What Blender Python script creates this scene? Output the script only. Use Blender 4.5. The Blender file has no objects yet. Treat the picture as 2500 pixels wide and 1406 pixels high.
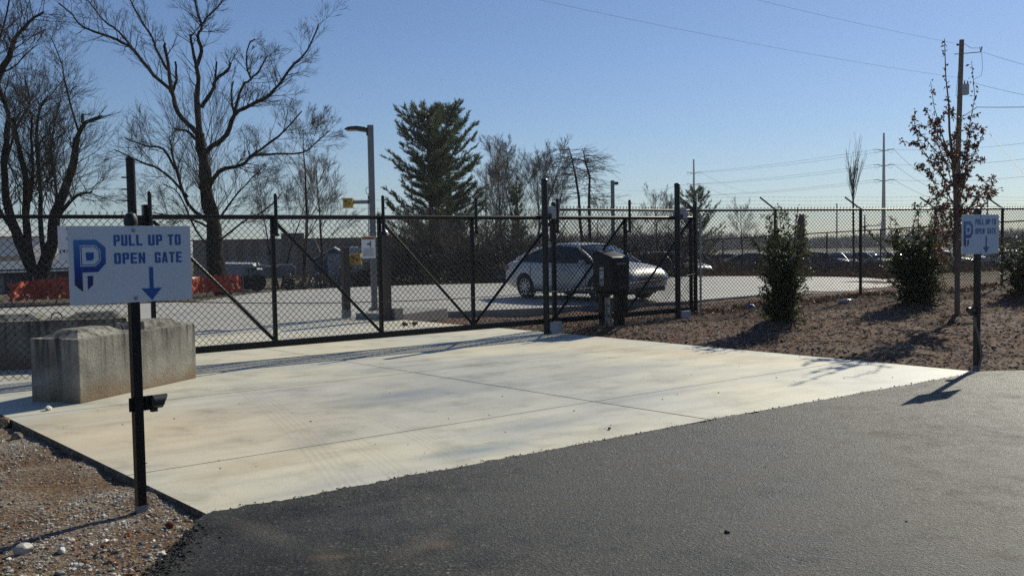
import bpy, bmesh, math, random
import numpy as np
from mathutils import Vector, Matrix, noise

# ------------------------------------------------------------------ camera, sky, sun, exposure
SC = bpy.context.scene
COL = SC.collection
W0, H0, F0, EYE = 2500.0, 1406.0, 2300.0, 1.5
ROLL = math.atan(0.0165)
PITCH = math.atan(115.0 * math.cos(ROLL) / F0)
SUN_EL, SUN_AZ = math.radians(34.0), math.radians(36.5)       # azimuth clockwise from +Y (the view direction)

cam_d = bpy.data.cameras.new('camera')
cam = bpy.data.objects.new('camera', cam_d)
COL.objects.link(cam)
cam_d.sensor_fit = 'HORIZONTAL'
cam_d.sensor_width = 36.0
cam_d.lens = 36.0 * F0 / W0
cam_d.clip_start, cam_d.clip_end = 0.05, 5000
FW = Vector((0, math.cos(PITCH), -math.sin(PITCH)))
U0 = Vector((0, math.sin(PITCH), math.cos(PITCH)))
R0 = Vector((1, 0, 0))
RT = R0 * math.cos(ROLL) - U0 * math.sin(ROLL)
UP = U0 * math.cos(ROLL) + R0 * math.sin(ROLL)
CAM = Vector((0, 0, EYE))
m = Matrix((RT, UP, -FW)).transposed().to_4x4()
m.translation = CAM
cam.matrix_world = m
SC.camera = cam

world = bpy.data.worlds.new('World')
SC.world = world
world.use_nodes = True
wn = world.node_tree
sky = wn.nodes.new('ShaderNodeTexSky')
sky.sky_type = 'NISHITA'
sky.sun_disc = False
sky.sun_elevation = SUN_EL
sky.sun_rotation = SUN_AZ
sky.altitude = 300
sky.air_density = 1.0
sky.dust_density = 0.4
sky.ozone_density = 2.5
bg = wn.nodes['Background']
bg.inputs['Strength'].default_value = 0.091
tint = wn.nodes.new('ShaderNodeMix')                          # white balance of the photograph's cold sky
tint.data_type = 'RGBA'
tint.blend_type = 'MULTIPLY'
tint.inputs[0].default_value = 1.0
tint.inputs[7].default_value = (.55, .68, .875, 1)
wn.links.new(sky.outputs[0], tint.inputs[6])
wn.links.new(tint.outputs[2], bg.inputs['Color'])

sun_d = bpy.data.lights.new('sun', 'SUN')
sun = bpy.data.objects.new('sun', sun_d)
COL.objects.link(sun)
sun_d.energy = 4.9
sun_d.angle = math.radians(0.53)
sun_d.color = (1.0, 0.945, 0.77)
SUNV = Vector((math.sin(SUN_AZ) * math.cos(SUN_EL), math.cos(SUN_AZ) * math.cos(SUN_EL), math.sin(SUN_EL)))
sun.rotation_euler = (-SUNV).to_track_quat('-Z', 'Y').to_euler()
sun.location = (0, 0, 30)

SC.view_settings.view_transform = 'Standard'
SC.view_settings.look = 'None'
SC.view_settings.gamma = 1
SC.view_settings.exposure = 0.0
SC.render.engine = 'CYCLES'
SC.cycles.max_bounces = 6
SC.cycles.diffuse_bounces = 3
SC.cycles.glossy_bounces = 3
SC.cycles.transparent_max_bounces = 12
SC.cycles.sample_clamp_indirect = 4
SC.cycles.use_denoising = False
SC.cycles.denoiser = 'OPENIMAGEDENOISE'
SC.cycles.denoising_input_passes = 'RGB_ALBEDO_NORMAL'

# ------------------------------------------------------------------ surveying helpers (photo pixel -> point in the place)
def ray(px, py):
    return FW + RT * ((px - W0 / 2) / F0) - UP * ((py - H0 / 2) / F0)

def G(px, py, z=0.0):
    d = ray(px, py)
    return CAM + d * ((z - EYE) / d.z)

def D(px, py, y):
    d = ray(px, py)
    return CAM + d * (y / d.y)

OX, OY = 0.62, 15.26                       # where the gate line meets the right edge of the drive
BR = math.radians(53)
DX, DY = math.sin(BR), math.cos(BR)         # along the gate
NX, NY = DY, -DX                            # towards the road
GROT = math.pi / 2 - BR

def sn(s, n, z=0.0):
    return Vector((OX + DX * s + NX * n, OY + DY * s + NY * n, z))

def to_sn(x, y):
    return (x - OX) * DX + (y - OY) * DY, (x - OX) * NX + (y - OY) * NY

def gate_s(px, py, n=0.0):
    """distance along the gate plane (offset n) and height where the pixel's ray meets it"""
    r = ray(px, py)
    nv = Vector((NX, NY, 0))
    t = ((sn(0, n) - CAM).dot(nv)) / r.dot(nv)
    q = CAM + r * t
    return to_sn(q.x, q.y)[0], q.z

# terrain heights: control points (x, y, z), inverse distance weighted
CP = []
for p in [(-1.4, 5.0, -.055), (-2.2, 5.2, -.045), (-2.1, 5.75, -.04), (-3.2, 6.6, -.05), (-2.9, 6.7, -.045), (-4.6, 8.2, -.06), (-3.9, 7.85, -.05), (-6, 6, -.05), (-3, 3, -.06), (-8, 8, -.06),
          (-7, 12, -.06), (-12, 12, -.1), (0, 3, -.06), (3, 4, -.06), (8, 8, -.06), (1, 9, -.06), (-2, 9, -.06), (-2, 13, -.06),
          (3, 10.5, -.06), (2, 12, -.06), (.4, 13.6, -.05), (4, 7.5, -.06), (12, 9.5, -.05), (-4, 12, -.06), (-6, 16, -.08), (-3, 18, -.08),
          (1.0, 15.2, -.02), (3.3, 13.0, -.01), (5.4, 10.6, -.01), (2.2, 14.2, .04), (4.2, 12.4, .04), (7, 10.6, .0), (10, 11.2, .02),
          (1.66, 15.3, .08), (3.2, 17.2, .04), (4.5, 15.2, .10), (6.2, 13.6, .10), (8.5, 13.5, .12), (7.3, 15.8, .17), (8.0, 18.2, .22),
          (5.4, 18.6, .16), (7.4, 19.4, .26), (9.4, 20.3, .28), (10.8, 20.7, .33), (12, 18.5, .3), (14, 21, .35), (16, 16, .25), (20, 22, .35),
          (13, 14, .15), (18, 12, .1), (9.5, 24.5, .0), (13, 26, .05), (17, 28, .1), (25, 30, .1),
          (-1.6, 19.0, -.13), (.4, 19.9, -.17), (2.5, 20.5, -.14), (0, 18, -.08), (1.8, 18.6, -.08), (4, 21.5, -.08), (5.5, 22.3, -.06), (7, 22.8, -.04),
          (-3, 22, -.09), (0, 26, -.09), (5, 27, -.09), (9, 29, -.09), (3, 32, -.09), (10, 33, -.09), (-5, 27, -.09), (-10, 22, -.09), (-14, 20, -.06),
          (12, 30, .0), (13, 34, -.05), (0, 35.5, -.06), (8, 36.5, -.05), (-8, 28, -.02), (-16, 26, -.02), (-4, 32, -.02),
          (4, 42, -.6), (14, 42, -.5), (-6, 42, -.6), (-20, 34, -.2), (-20, 42, -.6), (26, 42, -.2), (20, 38, .0), (40, 40, .1), (-40, 36, -.2), (40, 20, .3), (-40, 15, -.1)]:
    CP.append(p)
CPA = np.array(CP)

def gz_near(x, y):
    d2 = (CPA[:, 0] - x) ** 2 + (CPA[:, 1] - y) ** 2 + 0.03
    w = 1.0 / d2 ** 1.7
    return float((w * CPA[:, 2]).sum() / w.sum())

def sstep(a, b, v):
    t = max(0.0, min(1.0, (v - a) / (b - a)))
    return t * t * (3 - 2 * t)

def gz(x, y):
    r = math.hypot(x, y)
    k = sstep(38, 52, y) if r < 90 else 1.0
    k = max(k, sstep(45, 70, r))
    far = -0.75 - 0.9 * sstep(50, 100, r) - 1.4 * sstep(90, 350, r)
    if x > 15:
        far += 0.6 * sstep(15, 45, x / max(1, r / 45)) * (1 - sstep(90, 300, r))
    n = gz_near(x, y) if k < 1 else 0
    return n * (1 - k) + far * k

def GT(px, py):
    """pixel -> point on the terrain"""
    z = 0.0
    for _ in range(12):
        p = G(px, py, z)
        z = 0.5 * z + 0.5 * gz(p.x, p.y)
    p = G(px, py, z)
    return Vector((p.x, p.y, gz(p.x, p.y)))

# ------------------------------------------------------------------ mesh and object helpers
class MB:
    def __init__(self):
        self.v, self.f, self.mi = [], [], []
        self.cur = 0

    def add(self, verts, faces):
        o = len(self.v)
        self.v.extend([tuple(q) for q in verts])
        for f in faces:
            self.f.append(tuple(i + o for i in f))
            self.mi.append(self.cur)

    def box(self, c, s, rz=0.0, taper=1.0):
        hx, hy, hz = s[0] / 2, s[1] / 2, s[2] / 2
        cr, sr = math.cos(rz), math.sin(rz)
        vs = []
        for z, k in ((-hz, 1), (hz, taper)):
            for x, y in ((-hx, -hy), (hx, -hy), (hx, hy), (-hx, hy)):
                x *= k
                y *= k
                vs.append((c[0] + x * cr - y * sr, c[1] + x * sr + y * cr, c[2] + z))
        self.add(vs, [(3, 2, 1, 0), (4, 5, 6, 7), (0, 1, 5, 4), (1, 2, 6, 5), (2, 3, 7, 6), (3, 0, 4, 7)])

    def tube(self, pts, rad, n=6, caps=True):
        pts = [Vector(p) for p in pts]
        if not isinstance(rad, (list, tuple)):
            rad = [rad] * len(pts)
        base = len(self.v)
        a = None
        for i, p in enumerate(pts):
            if i == 0:
                t = pts[1] - p
            elif i == len(pts) - 1:
                t = p - pts[i - 1]
            else:
                t = pts[i + 1] - pts[i - 1]
            if t.length < 1e-9:
                t = Vector((0, 0, 1))
            t.normalize()
            if a is None:
                a = t.orthogonal().normalized()
            else:
                a = a - t * a.dot(t)
                if a.length < 1e-6:
                    a = t.orthogonal()
                a.normalize()
            b = t.cross(a)
            for k in range(n):
                an = 2 * math.pi * k / n
                q = p + (a * math.cos(an) + b * math.sin(an)) * rad[i]
                self.v.append((q.x, q.y, q.z))
        for i in range(len(pts) - 1):
            for k in range(n):
                k2 = (k + 1) % n
                self.f.append((base + i * n + k, base + i * n + k2, base + (i + 1) * n + k2, base + (i + 1) * n + k))
                self.mi.append(self.cur)
        if caps:
            self.f.append(tuple(base + k for k in range(n))[::-1])
            self.f.append(tuple(base + (len(pts) - 1) * n + k for k in range(n)))
            self.mi += [self.cur, self.cur]

    def bar(self, a, b, w, h, up=(0, 0, 1)):
        a, b = Vector(a), Vector(b)
        t = (b - a).normalized()
        u = Vector(up)
        s = t.cross(u)
        if s.length < 1e-5:
            s = t.orthogonal()
        s.normalize()
        u = s.cross(t)
        vs = []
        for p in (a, b):
            for x, y in ((-1, -1), (1, -1), (1, 1), (-1, 1)):
                vs.append(p + s * (x * w / 2) + u * (y * h / 2))
        self.add(vs, [(3, 2, 1, 0), (4, 5, 6, 7), (0, 1, 5, 4), (1, 2, 6, 5), (2, 3, 7, 6), (3, 0, 4, 7)])

    def prism(self, poly, ax, ay, az, o, depth):
        """poly in (u, v) -> o + u*ax + v*ay, extruded by depth along az"""
        n = len(poly)
        ax, ay, az, o = Vector(ax), Vector(ay), Vector(az), Vector(o)
        v0 = [o + ax * u + ay * v for u, v in poly]
        v1 = [p + az * depth for p in v0]
        self.add(v0 + v1, [tuple(range(n))[::-1], tuple(range(n, 2 * n))] + [(i, (i + 1) % n, n + (i + 1) % n, n + i) for i in range(n)])

    def lathe(self, prof, c, axis=(0, 0, 1), n=16):
        """prof: (radius, height) along axis"""
        ax = Vector(axis).normalized()
        a = ax.orthogonal().normalized()
        b = ax.cross(a)
        c = Vector(c)
        base = len(self.v)
        for r, h in prof:
            for k in range(n):
                an = 2 * math.pi * k / n
                q = c + ax * h + (a * math.cos(an) + b * math.sin(an)) * r
                self.v.append((q.x, q.y, q.z))
        for i in range(len(prof) - 1):
            for k in range(n):
                k2 = (k + 1) % n
                self.f.append((base + i * n + k, base + i * n + k2, base + (i + 1) * n + k2, base + (i + 1) * n + k))
                self.mi.append(self.cur)
        self.f.append(tuple(base + k for k in range(n))[::-1])
        self.f.append(tuple(base + (len(prof) - 1) * n + k for k in range(n)))
        self.mi += [self.cur, self.cur]

    def blob(self, c, r, sub=1, jit=0.25, rnd=random, squash=(1, 1, 1)):
        vs, fs = ICO[sub]
        rot = Matrix.Rotation(rnd.uniform(0, 6.28), 3, 'Z') @ Matrix.Rotation(rnd.uniform(-.5, .5), 3, 'X')
        out = []
        for v in vs:
            k = r * (1 + rnd.uniform(-jit, jit))
            q = rot @ Vector((v[0] * k * squash[0], v[1] * k * squash[1], v[2] * k * squash[2]))
            out.append((c[0] + q.x, c[1] + q.y, c[2] + q.z))
        self.add(out, fs)

    def build(self, name, mat, parent=None, smooth=False, bevel=0.0, fix=False):
        me = bpy.data.meshes.new(name)
        me.from_pydata(self.v, [], self.f)
        mats = mat if isinstance(mat, (list, tuple)) else [mat]
        for mm in mats:
            me.materials.append(mm)
        if len(mats) > 1:
            me.polygons.foreach_set('material_index', self.mi)
        if fix or bevel:
            bm = bmesh.new()
            bm.from_mesh(me)
            bmesh.ops.remove_doubles(bm, verts=bm.verts, dist=1e-5)
            bmesh.ops.recalc_face_normals(bm, faces=bm.faces)
            if bevel:
                es = [e for e in bm.edges if len(e.link_faces) == 2 and e.calc_face_angle(0) > 0.5]
                bmesh.ops.bevel(bm, geom=es, offset=bevel, segments=2, profile=0.7, affect='EDGES', clamp_overlap=True)
            bm.to_mesh(me)
            bm.free()
        if smooth:
            me.polygons.foreach_set('use_smooth', [True] * len(me.polygons))
            if smooth != 'all':
                try:
                    me.set_sharp_from_angle(angle=math.radians(40))
                except Exception:
                    pass
        me.update()
        o = bpy.data.objects.new(name, me)
        COL.objects.link(o)
        if parent:
            o.parent = parent
        return o

def _ico(sub):
    bm = bmesh.new()
    bmesh.ops.create_icosphere(bm, subdivisions=sub, radius=1)
    vs = [tuple(v.co) for v in bm.verts]
    fs = [tuple(v.index for v in f.verts) for f in bm.faces]
    bm.free()
    return vs, fs
ICO = {1: _ico(1), 2: _ico(2), 3: _ico(3)}

def tag(o, label=None, cat=None, group=None, kind=None):
    if label: o['label'] = label
    if cat: o['category'] = cat
    if group: o['group'] = group
    if kind: o['kind'] = kind
    return o

def thing(name, label, cat, loc=(0, 0, 0), rz=0.0, group=None):
    o = bpy.data.objects.new(name, None)
    o.empty_display_size = 0.2
    COL.objects.link(o)
    o.location = loc
    o.rotation_euler = (0, 0, rz)
    return tag(o, label, cat, group)

def copy_tree(o, parent=None):
    c = o.copy()
    COL.objects.link(c)
    c.parent = parent
    for ch in list(o.children):
        copy_tree(ch, c)
    return c

# ------------------------------------------------------------------ materials
def new_mat(name):
    mt = bpy.data.materials.new(name)
    mt.use_nodes = True
    nt = mt.node_tree
    return mt, nt, nt.nodes['Principled BSDF']

def nd(nt, typ, **kw):
    n = nt.nodes.new(typ)
    for k, v in kw.items():
        if k in n.inputs.keys():
            n.inputs[k].default_value = v
        else:
            setattr(n, k, v)
    return n

def ramp(nt, fac, stops):
    r = nt.nodes.new('ShaderNodeValToRGB')
    e = r.color_ramp.elements
    while len(e) < len(stops):
        e.new(0.5)
    for i, (p, c) in enumerate(stops):
        e[i].position = p
        e[i].color = (c[0], c[1], c[2], 1) if not isinstance(c, (int, float)) else (c, c, c, 1)
    nt.links.new(fac, r.inputs['Fac'])
    return r

def coords(nt, kind='Object', scale=(1, 1, 1), rot=(0, 0, 0)):
    tc = nt.nodes.new('ShaderNodeTexCoord')
    mp = nt.nodes.new('ShaderNodeMapping')
    mp.inputs['Scale'].default_value = scale
    mp.inputs['Rotation'].default_value = rot
    nt.links.new(tc.outputs[kind], mp.inputs['Vector'])
    return mp.outputs['Vector']

def noise_tex(nt, vec, scale, detail=4, rough=0.55):
    n = nt.nodes.new('ShaderNodeTexNoise')
    n.inputs['Scale'].default_value = scale
    n.inputs['Detail'].default_value = detail
    n.inputs['Roughness'].default_value = rough
    nt.links.new(vec, n.inputs['Vector'])
    return n

def mix(nt, fac, a, b, mode='MIX'):
    mx = nt.nodes.new('ShaderNodeMix')
    mx.data_type = 'RGBA'
    mx.blend_type = mode
    for sock, v in ((mx.inputs[0], fac), (mx.inputs[6], a), (mx.inputs[7], b)):
        if isinstance(v, bpy.types.NodeSocket):
            nt.links.new(v, sock)
        elif isinstance(v, (int, float)):
            sock.default_value = v
        else:
            sock.default_value = (v[0], v[1], v[2], 1)
    return mx.outputs[2]

def math_n(nt, op, a, b=None):
    n = nt.nodes.new('ShaderNodeMath')
    n.operation = op
    for i, v in enumerate((a, b)):
        if v is None: continue
        if isinstance(v, bpy.types.NodeSocket):
            nt.links.new(v, n.inputs[i])
        else:
            n.inputs[i].default_value = v
    return n.outputs[0]

def bump(nt, b, height, strength=0.4, dist=0.01):
    bn = nt.nodes.new('ShaderNodeBump')
    bn.inputs['Strength'].default_value = strength
    bn.inputs['Distance'].default_value = dist
    nt.links.new(height, bn.inputs['Height'])
    nt.links.new(bn.outputs['Normal'], b.inputs['Normal'])
    return bn

def mat_simple(name, c1, c2=None, rough=0.6, metal=0.0, scale=6.0, bs=0.0, spec=0.5, stretch=(1, 1, 1), bdist=0.005, coat=0.0):
    mt, nt, b = new_mat(name)
    b.inputs['Roughness'].default_value = rough
    b.inputs['Metallic'].default_value = metal
    b.inputs['Specular IOR Level'].default_value = spec
    if coat:
        b.inputs['Coat Weight'].default_value = coat
        b.inputs['Coat Roughness'].default_value = 0.08
    c2 = c2 or tuple(k * 0.7 for k in c1)
    v = coords(nt, 'Object', stretch)
    n = noise_tex(nt, v, scale, 5)
    r = ramp(nt, n.outputs['Fac'], [(0.35, c2), (0.65, c1)])
    nt.links.new(r.outputs['Color'], b.inputs['Base Color'])
    if bs:
        n2 = noise_tex(nt, v, scale * 4, 4)
        bump(nt, b, n2.outputs['Fac'], bs, bdist)
    return mt

M = {}
M['black_paint'] = mat_simple('black_powder_coat', (.006, .0065, .007), (.004, .004, .0045), rough=.36, scale=30, spec=.3)
M['green_black'] = mat_simple('dark_green_vinyl_coat', (.007, .012, .012), (.005, .008, .008), rough=.4, scale=20, spec=.35)
M['mesh_wire'] = mat_simple('black_vinyl_wire', (.010, .010, .010), (.014, .014, .014), rough=.3, scale=9)
M['barb'] = mat_simple('barbed_wire_steel', (.10, .10, .10), (.05, .05, .05), rough=.5, metal=.6, scale=9)
M['galv'] = mat_simple('galvanised_steel', (.42, .43, .44), (.28, .29, .30), rough=.45, metal=.8, scale=14)
M['grey_paint'] = mat_simple('grey_painted_steel', (.23, .235, .24), (.17, .175, .18), rough=.5, scale=3, bs=.05)
M['dark_metal'] = mat_simple('dark_bronze_metal', (.02, .02, .02), (.03, .03, .03), rough=.4, scale=8)
M['lens'] = mat_simple('lamp_lens', (.55, .56, .55), (.45, .46, .46), rough=.25, scale=20)
M['roller_plastic'] = mat_simple('pale_grey_plastic', (.40, .40, .42), (.34, .34, .36), rough=.5, scale=6)
M['sign_white'] = mat_simple('white_sign_sheet', (.70, .72, .74), (.66, .68, .70), rough=.42, scale=3)
M['sign_back'] = mat_simple('sign_backing', (.55, .56, .57), (.5, .5, .5), rough=.5, scale=5)
M['sign_blue'] = mat_simple('blue_vinyl_lettering', (.013, .10, .37), (.011, .085, .32), rough=.4, scale=5)
M['ink'] = mat_simple('black_ink', (.01, .01, .012), (.02, .02, .02), rough=.5, scale=9)
M['orange_red'] = mat_simple('warning_orange_ink', (.50, .15, .035), (.45, .12, .03), rough=.5, scale=5)
M['yellow'] = mat_simple('faded_yellow_paint', (.55, .38, .05), (.42, .29, .05), rough=.5, scale=8)
M['op_plastic'] = mat_simple('charcoal_plastic', (.012, .014, .017), (.009, .010, .012), rough=.45, scale=14, bs=.12, bdist=.001, spec=.3)
M['op_label'] = mat_simple('pale_sticker', (.45, .46, .46), (.4, .4, .4), rough=.5, scale=30)
M['mid_grey'] = mat_simple('grey_print', (.12, .12, .125), (.1, .1, .1), rough=.5, scale=30)
M['bark_dark'] = mat_simple('dark_grey_bark', (.032, .028, .025), (.013, .012, .011), rough=.95, spec=.2, scale=5, bs=.8, stretch=(1, 1, .25), bdist=.03)
M['twig'] = mat_simple('grey_brown_twigs', (.055, .047, .040), (.032, .027, .024), rough=.9, scale=3, spec=.2)
M['brush_twig'] = mat_simple('brown_brush_twigs', (.10, .082, .066), (.055, .045, .037), rough=.9, scale=2, spec=.2)
M['twig_pale'] = mat_simple('pale_grey_twigs', (.15, .13, .115), (.09, .08, .07), rough=.8, scale=3)
M['wood_pole'] = mat_simple('weathered_pole_wood', (.17, .12, .085), (.09, .065, .05), rough=.85, scale=5, bs=.5, stretch=(6, 6, .3))
M['bollard'] = mat_simple('weathered_brown_post', (.085, .065, .05), (.05, .04, .035), rough=.7, scale=5, bs=.3, stretch=(4, 4, .6))
M['porcelain'] = mat_simple('grey_porcelain', (.35, .35, .36), (.25, .25, .26), rough=.3, scale=8)
M['transformer'] = mat_simple('pale_grey_tank', (.42, .43, .44), (.35, .36, .37), rough=.45, scale=6)
M['cable'] = mat_simple('black_cable', (.02, .02, .02), (.03, .03, .03), rough=.6, scale=3)
M['line_wire'] = mat_simple('weathered_aluminium_line', (.045, .047, .05), (.04, .042, .045), rough=.9, spec=.1, scale=.2)
M['tower'] = mat_simple('grey_tower_steel', (.16, .17, .18), (.11, .12, .13), rough=.6, metal=.2, scale=.4)
M['rubber'] = mat_simple('tyre_rubber', (.016, .016, .016), (.022, .022, .021), rough=.8, scale=20)
M['rim'] = mat_simple('alloy_rim', (.5, .5, .51), (.42, .42, .43), rough=.35, metal=.7, scale=10)
M['glass_dark'] = mat_simple('tinted_car_glass', (.012, .016, .020), (.01, .012, .014), rough=.05, spec=.8, scale=3)
M['car_trim'] = mat_simple('car_black_trim', (.012, .012, .013), (.02, .02, .02), rough=.5, scale=10)
M['chrome'] = mat_simple('chrome', (.7, .7, .7), (.6, .6, .6), rough=.15, metal=1, scale=10)
M['headlight'] = mat_simple('headlight_glass', (.35, .37, .4), (.22, .24, .26), rough=.12, scale=20, spec=.8)
M['tail_red'] = mat_simple('tail_light_red', (.16, .01, .01), (.1, .008, .008), rough=.15, scale=9)
M['plate'] = mat_simple('number_plate', (.3, .31, .32), (.25, .26, .27), rough=.5, scale=9)
for nm, c in dict(silver=(.57, .56, .54), blue=(.03, .06, .22), white=(.62, .63, .64), dark=(.02, .022, .026), green=(.02, .07, .055), tan=(.36, .33, .29)).items():
    mt = mat_simple('car_paint_' + nm, c, tuple(k * .93 for k in c), rough=.34, metal=.15 if nm != 'white' else 0.0, scale=40, coat=.45)
    M['car_' + nm] = mt
M['debris_red'] = mat_simple('red_orange_plastic_mesh', (.62, .085, .03), (.42, .045, .018), rough=.55, scale=12, bs=.3)
M['roof_metal'] = mat_simple('blue_grey_roof_sheet', (.12, .14, .17), (.09, .105, .13), rough=.6, scale=2)
M['navy_wall'] = mat_simple('navy_wall_sheet', (.020, .030, .06), (.015, .02, .04), rough=.7, scale=2)
M['pale_wall'] = mat_simple('pale_warehouse_wall', (.74, .74, .72), (.66, .66, .64), rough=.7, scale=.6)
M['grey_wall'] = mat_simple('taupe_warehouse_wall', (.17, .155, .14), (.14, .13, .12), rough=.8, scale=.5)
M['grey_wall2'] = mat_simple('dark_taupe_pilaster', (.10, .088, .08), (.08, .07, .065), rough=.8, scale=.5)
M['shed_blue'] = mat_simple('blue_shed_siding', (.045, .09, .16), (.035, .07, .13), rough=.7, scale=4)
M['white_trim'] = mat_simple('white_roof_sheet', (.55, .55, .54), (.45, .45, .44), rough=.6, scale=3)
M['machine'] = mat_simple('weathered_machine_paint', (.24, .25, .25), (.15, .155, .155), rough=.5, scale=5)
M['blue_plastic'] = mat_simple('blue_litter', (.02, .10, .42), (.02, .07, .3), rough=.4, scale=20)
M['clear_plastic'] = mat_simple('pale_bottle_plastic', (.5, .5, .5), (.35, .36, .36), rough=.2, scale=20)
M['shed_grey'] = mat_simple('grey_tarpaulin', (.36, .37, .39), (.30, .31, .33), rough=.6, scale=1.5)

def concrete_mat(name, warm, cool, streak_rot, tracks=(), blobs=(), bs=.25):
    mt, nt, b = new_mat(name)
    pos = nt.nodes.new('ShaderNodeNewGeometry').outputs['Position']
    mp = nd(nt, 'ShaderNodeMapping')
    mp.inputs['Rotation'].default_value = (0, 0, streak_rot)
    nt.links.new(pos, mp.inputs['Vector'])
    rv = mp.outputs['Vector']
    mp2 = nd(nt, 'ShaderNodeMapping')
    mp2.inputs['Scale'].default_value = (.8, 3.2, 1)
    nt.links.new(rv, mp2.inputs['Vector'])
    big = noise_tex(nt, pos, .33, 3, .5)
    mid = noise_tex(nt, mp2.outputs['Vector'], 1.1, 6, .6)
    fine = noise_tex(nt, pos, 55, 4, .6)
    pits = nt.nodes.new('ShaderNodeTexVoronoi')
    pits.inputs['Scale'].default_value = 7
    nt.links.new(pos, pits.inputs['Vector'])
    base = ramp(nt, big.outputs['Fac'], [(.36, warm), (.62, cool)]).outputs['Color']
    # warm clay dust on the left of the drive, cool damp grey towards the middle
    for (cx, cy, rx, ry, rot, col, amt) in blobs:
        m3 = nd(nt, 'ShaderNodeMapping')
        m3.vector_type = 'TEXTURE'
        m3.inputs['Location'].default_value = (cx, cy, 0)
        m3.inputs['Rotation'].default_value = (0, 0, rot)
        m3.inputs['Scale'].default_value = (rx, ry, 1e3)
        nt.links.new(pos, m3.inputs['Vector'])
        ln = nt.nodes.new('ShaderNodeVectorMath')
        ln.operation = 'LENGTH'
        nt.links.new(m3.outputs['Vector'], ln.inputs[0])
        dd = math_n(nt, 'ADD', ln.outputs['Value'], math_n(nt, 'MULTIPLY', mid.outputs['Fac'], .9))
        fr = ramp(nt, math_n(nt, 'MULTIPLY', dd, .5), [(.28, amt), (.78, 0.0)])
        base = mix(nt, fr.outputs['Color'], base, col)
    blot = noise_tex(nt, pos, 1.7, 7, .68)
    bl = ramp(nt, blot.outputs['Fac'], [(.30, .66), (.47, .97), (.7, 1.10)])
    base = mix(nt, 1.0, base, bl.outputs['Color'], 'MULTIPLY')
    st = ramp(nt, mid.outputs['Fac'], [(.22, .80), (.5, 1.0), (.78, 1.07)])
    base = mix(nt, 1.0, base, st.outputs['Color'], 'MULTIPLY')
    sp = ramp(nt, fine.outputs['Fac'], [(.3, .90), (.7, 1.06)])
    base = mix(nt, 1.0, base, sp.outputs['Color'], 'MULTIPLY')
    pit = ramp(nt, pits.outputs['Distance'], [(.0, .55), (.07, 1.0)])
    base = mix(nt, .6, base, pit.outputs['Color'], 'MULTIPLY')
    # rubber tyre marks: bands of fine lines
    for (ax, ay, bx, by, hw) in tracks:
        dx, dy = bx - ax, by - ay
        L = math.hypot(dx, dy)
        dp = nt.nodes.new('ShaderNodeVectorMath')
        dp.operation = 'DOT_PRODUCT'
        nt.links.new(pos, dp.inputs[0])
        dp.inputs[1].default_value = (-dy / L, dx / L, 0)
        al = nt.nodes.new('ShaderNodeVectorMath')
        al.operation = 'DOT_PRODUCT'
        nt.links.new(pos, al.inputs[0])
        al.inputs[1].default_value = (dx / L, dy / L, 0)
        t = math_n(nt, 'DIVIDE', math_n(nt, 'SUBTRACT', al.outputs['Value'], (ax * dx + ay * dy) / L), L)
        curve = math_n(nt, 'MULTIPLY', math_n(nt, 'MULTIPLY', t, math_n(nt, 'SUBTRACT', 1.0, t)), .35)
        u = math_n(nt, 'SUBTRACT', math_n(nt, 'SUBTRACT', dp.outputs['Value'], (ax * -dy + ay * dx) / L), curve)
        inb = math_n(nt, 'LESS_THAN', math_n(nt, 'ABSOLUTE', u), hw)
        inl = math_n(nt, 'MULTIPLY', math_n(nt, 'GREATER_THAN', t, 0.0), math_n(nt, 'LESS_THAN', t, 1.0))
        ln = math_n(nt, 'ADD', math_n(nt, 'MULTIPLY', math_n(nt, 'SINE', math_n(nt, 'MULTIPLY', u, 2 * math.pi / .052)), .5), .5)
        fac = math_n(nt, 'MULTIPLY', math_n(nt, 'MULTIPLY', math_n(nt, 'MULTIPLY', ln, inb), inl), math_n(nt, 'MULTIPLY', math_n(nt, 'POWER', blot.outputs['Fac'], 2.0), .45))
        base = mix(nt, fac, base, (.16, .15, .135))
    nt.links.new(base, b.inputs['Base Color'])
    b.inputs['Roughness'].default_value = .58
    b.inputs['Specular IOR Level'].default_value = .5
    hh = math_n(nt, 'ADD', fine.outputs['Fac'], math_n(nt, 'MULTIPLY', mid.outputs['Fac'], .8))
    bump(nt, b, hh, bs, .006)
    return mt

def soft_spot(nt, pos, q, rx, ry, rot, rag, amt):
    """a ragged soft-edged stain lying on the ground at q"""
    m3 = nd(nt, 'ShaderNodeMapping')
    m3.vector_type = 'TEXTURE'
    m3.inputs['Location'].default_value = (q.x, q.y, 0)
    m3.inputs['Rotation'].default_value = (0, 0, rot)
    m3.inputs['Scale'].default_value = (rx, ry, 1e3)
    nt.links.new(pos, m3.inputs['Vector'])
    ln = nt.nodes.new('ShaderNodeVectorMath')
    ln.operation = 'LENGTH'
    nt.links.new(m3.outputs['Vector'], ln.inputs[0])
    dd = math_n(nt, 'ADD', ln.outputs['Value'], math_n(nt, 'MULTIPLY', rag, 1.6))
    return ramp(nt, math_n(nt, 'MULTIPLY', dd, .4), [(.3, amt), (.75, 0.0)]).outputs['Color']

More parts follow.
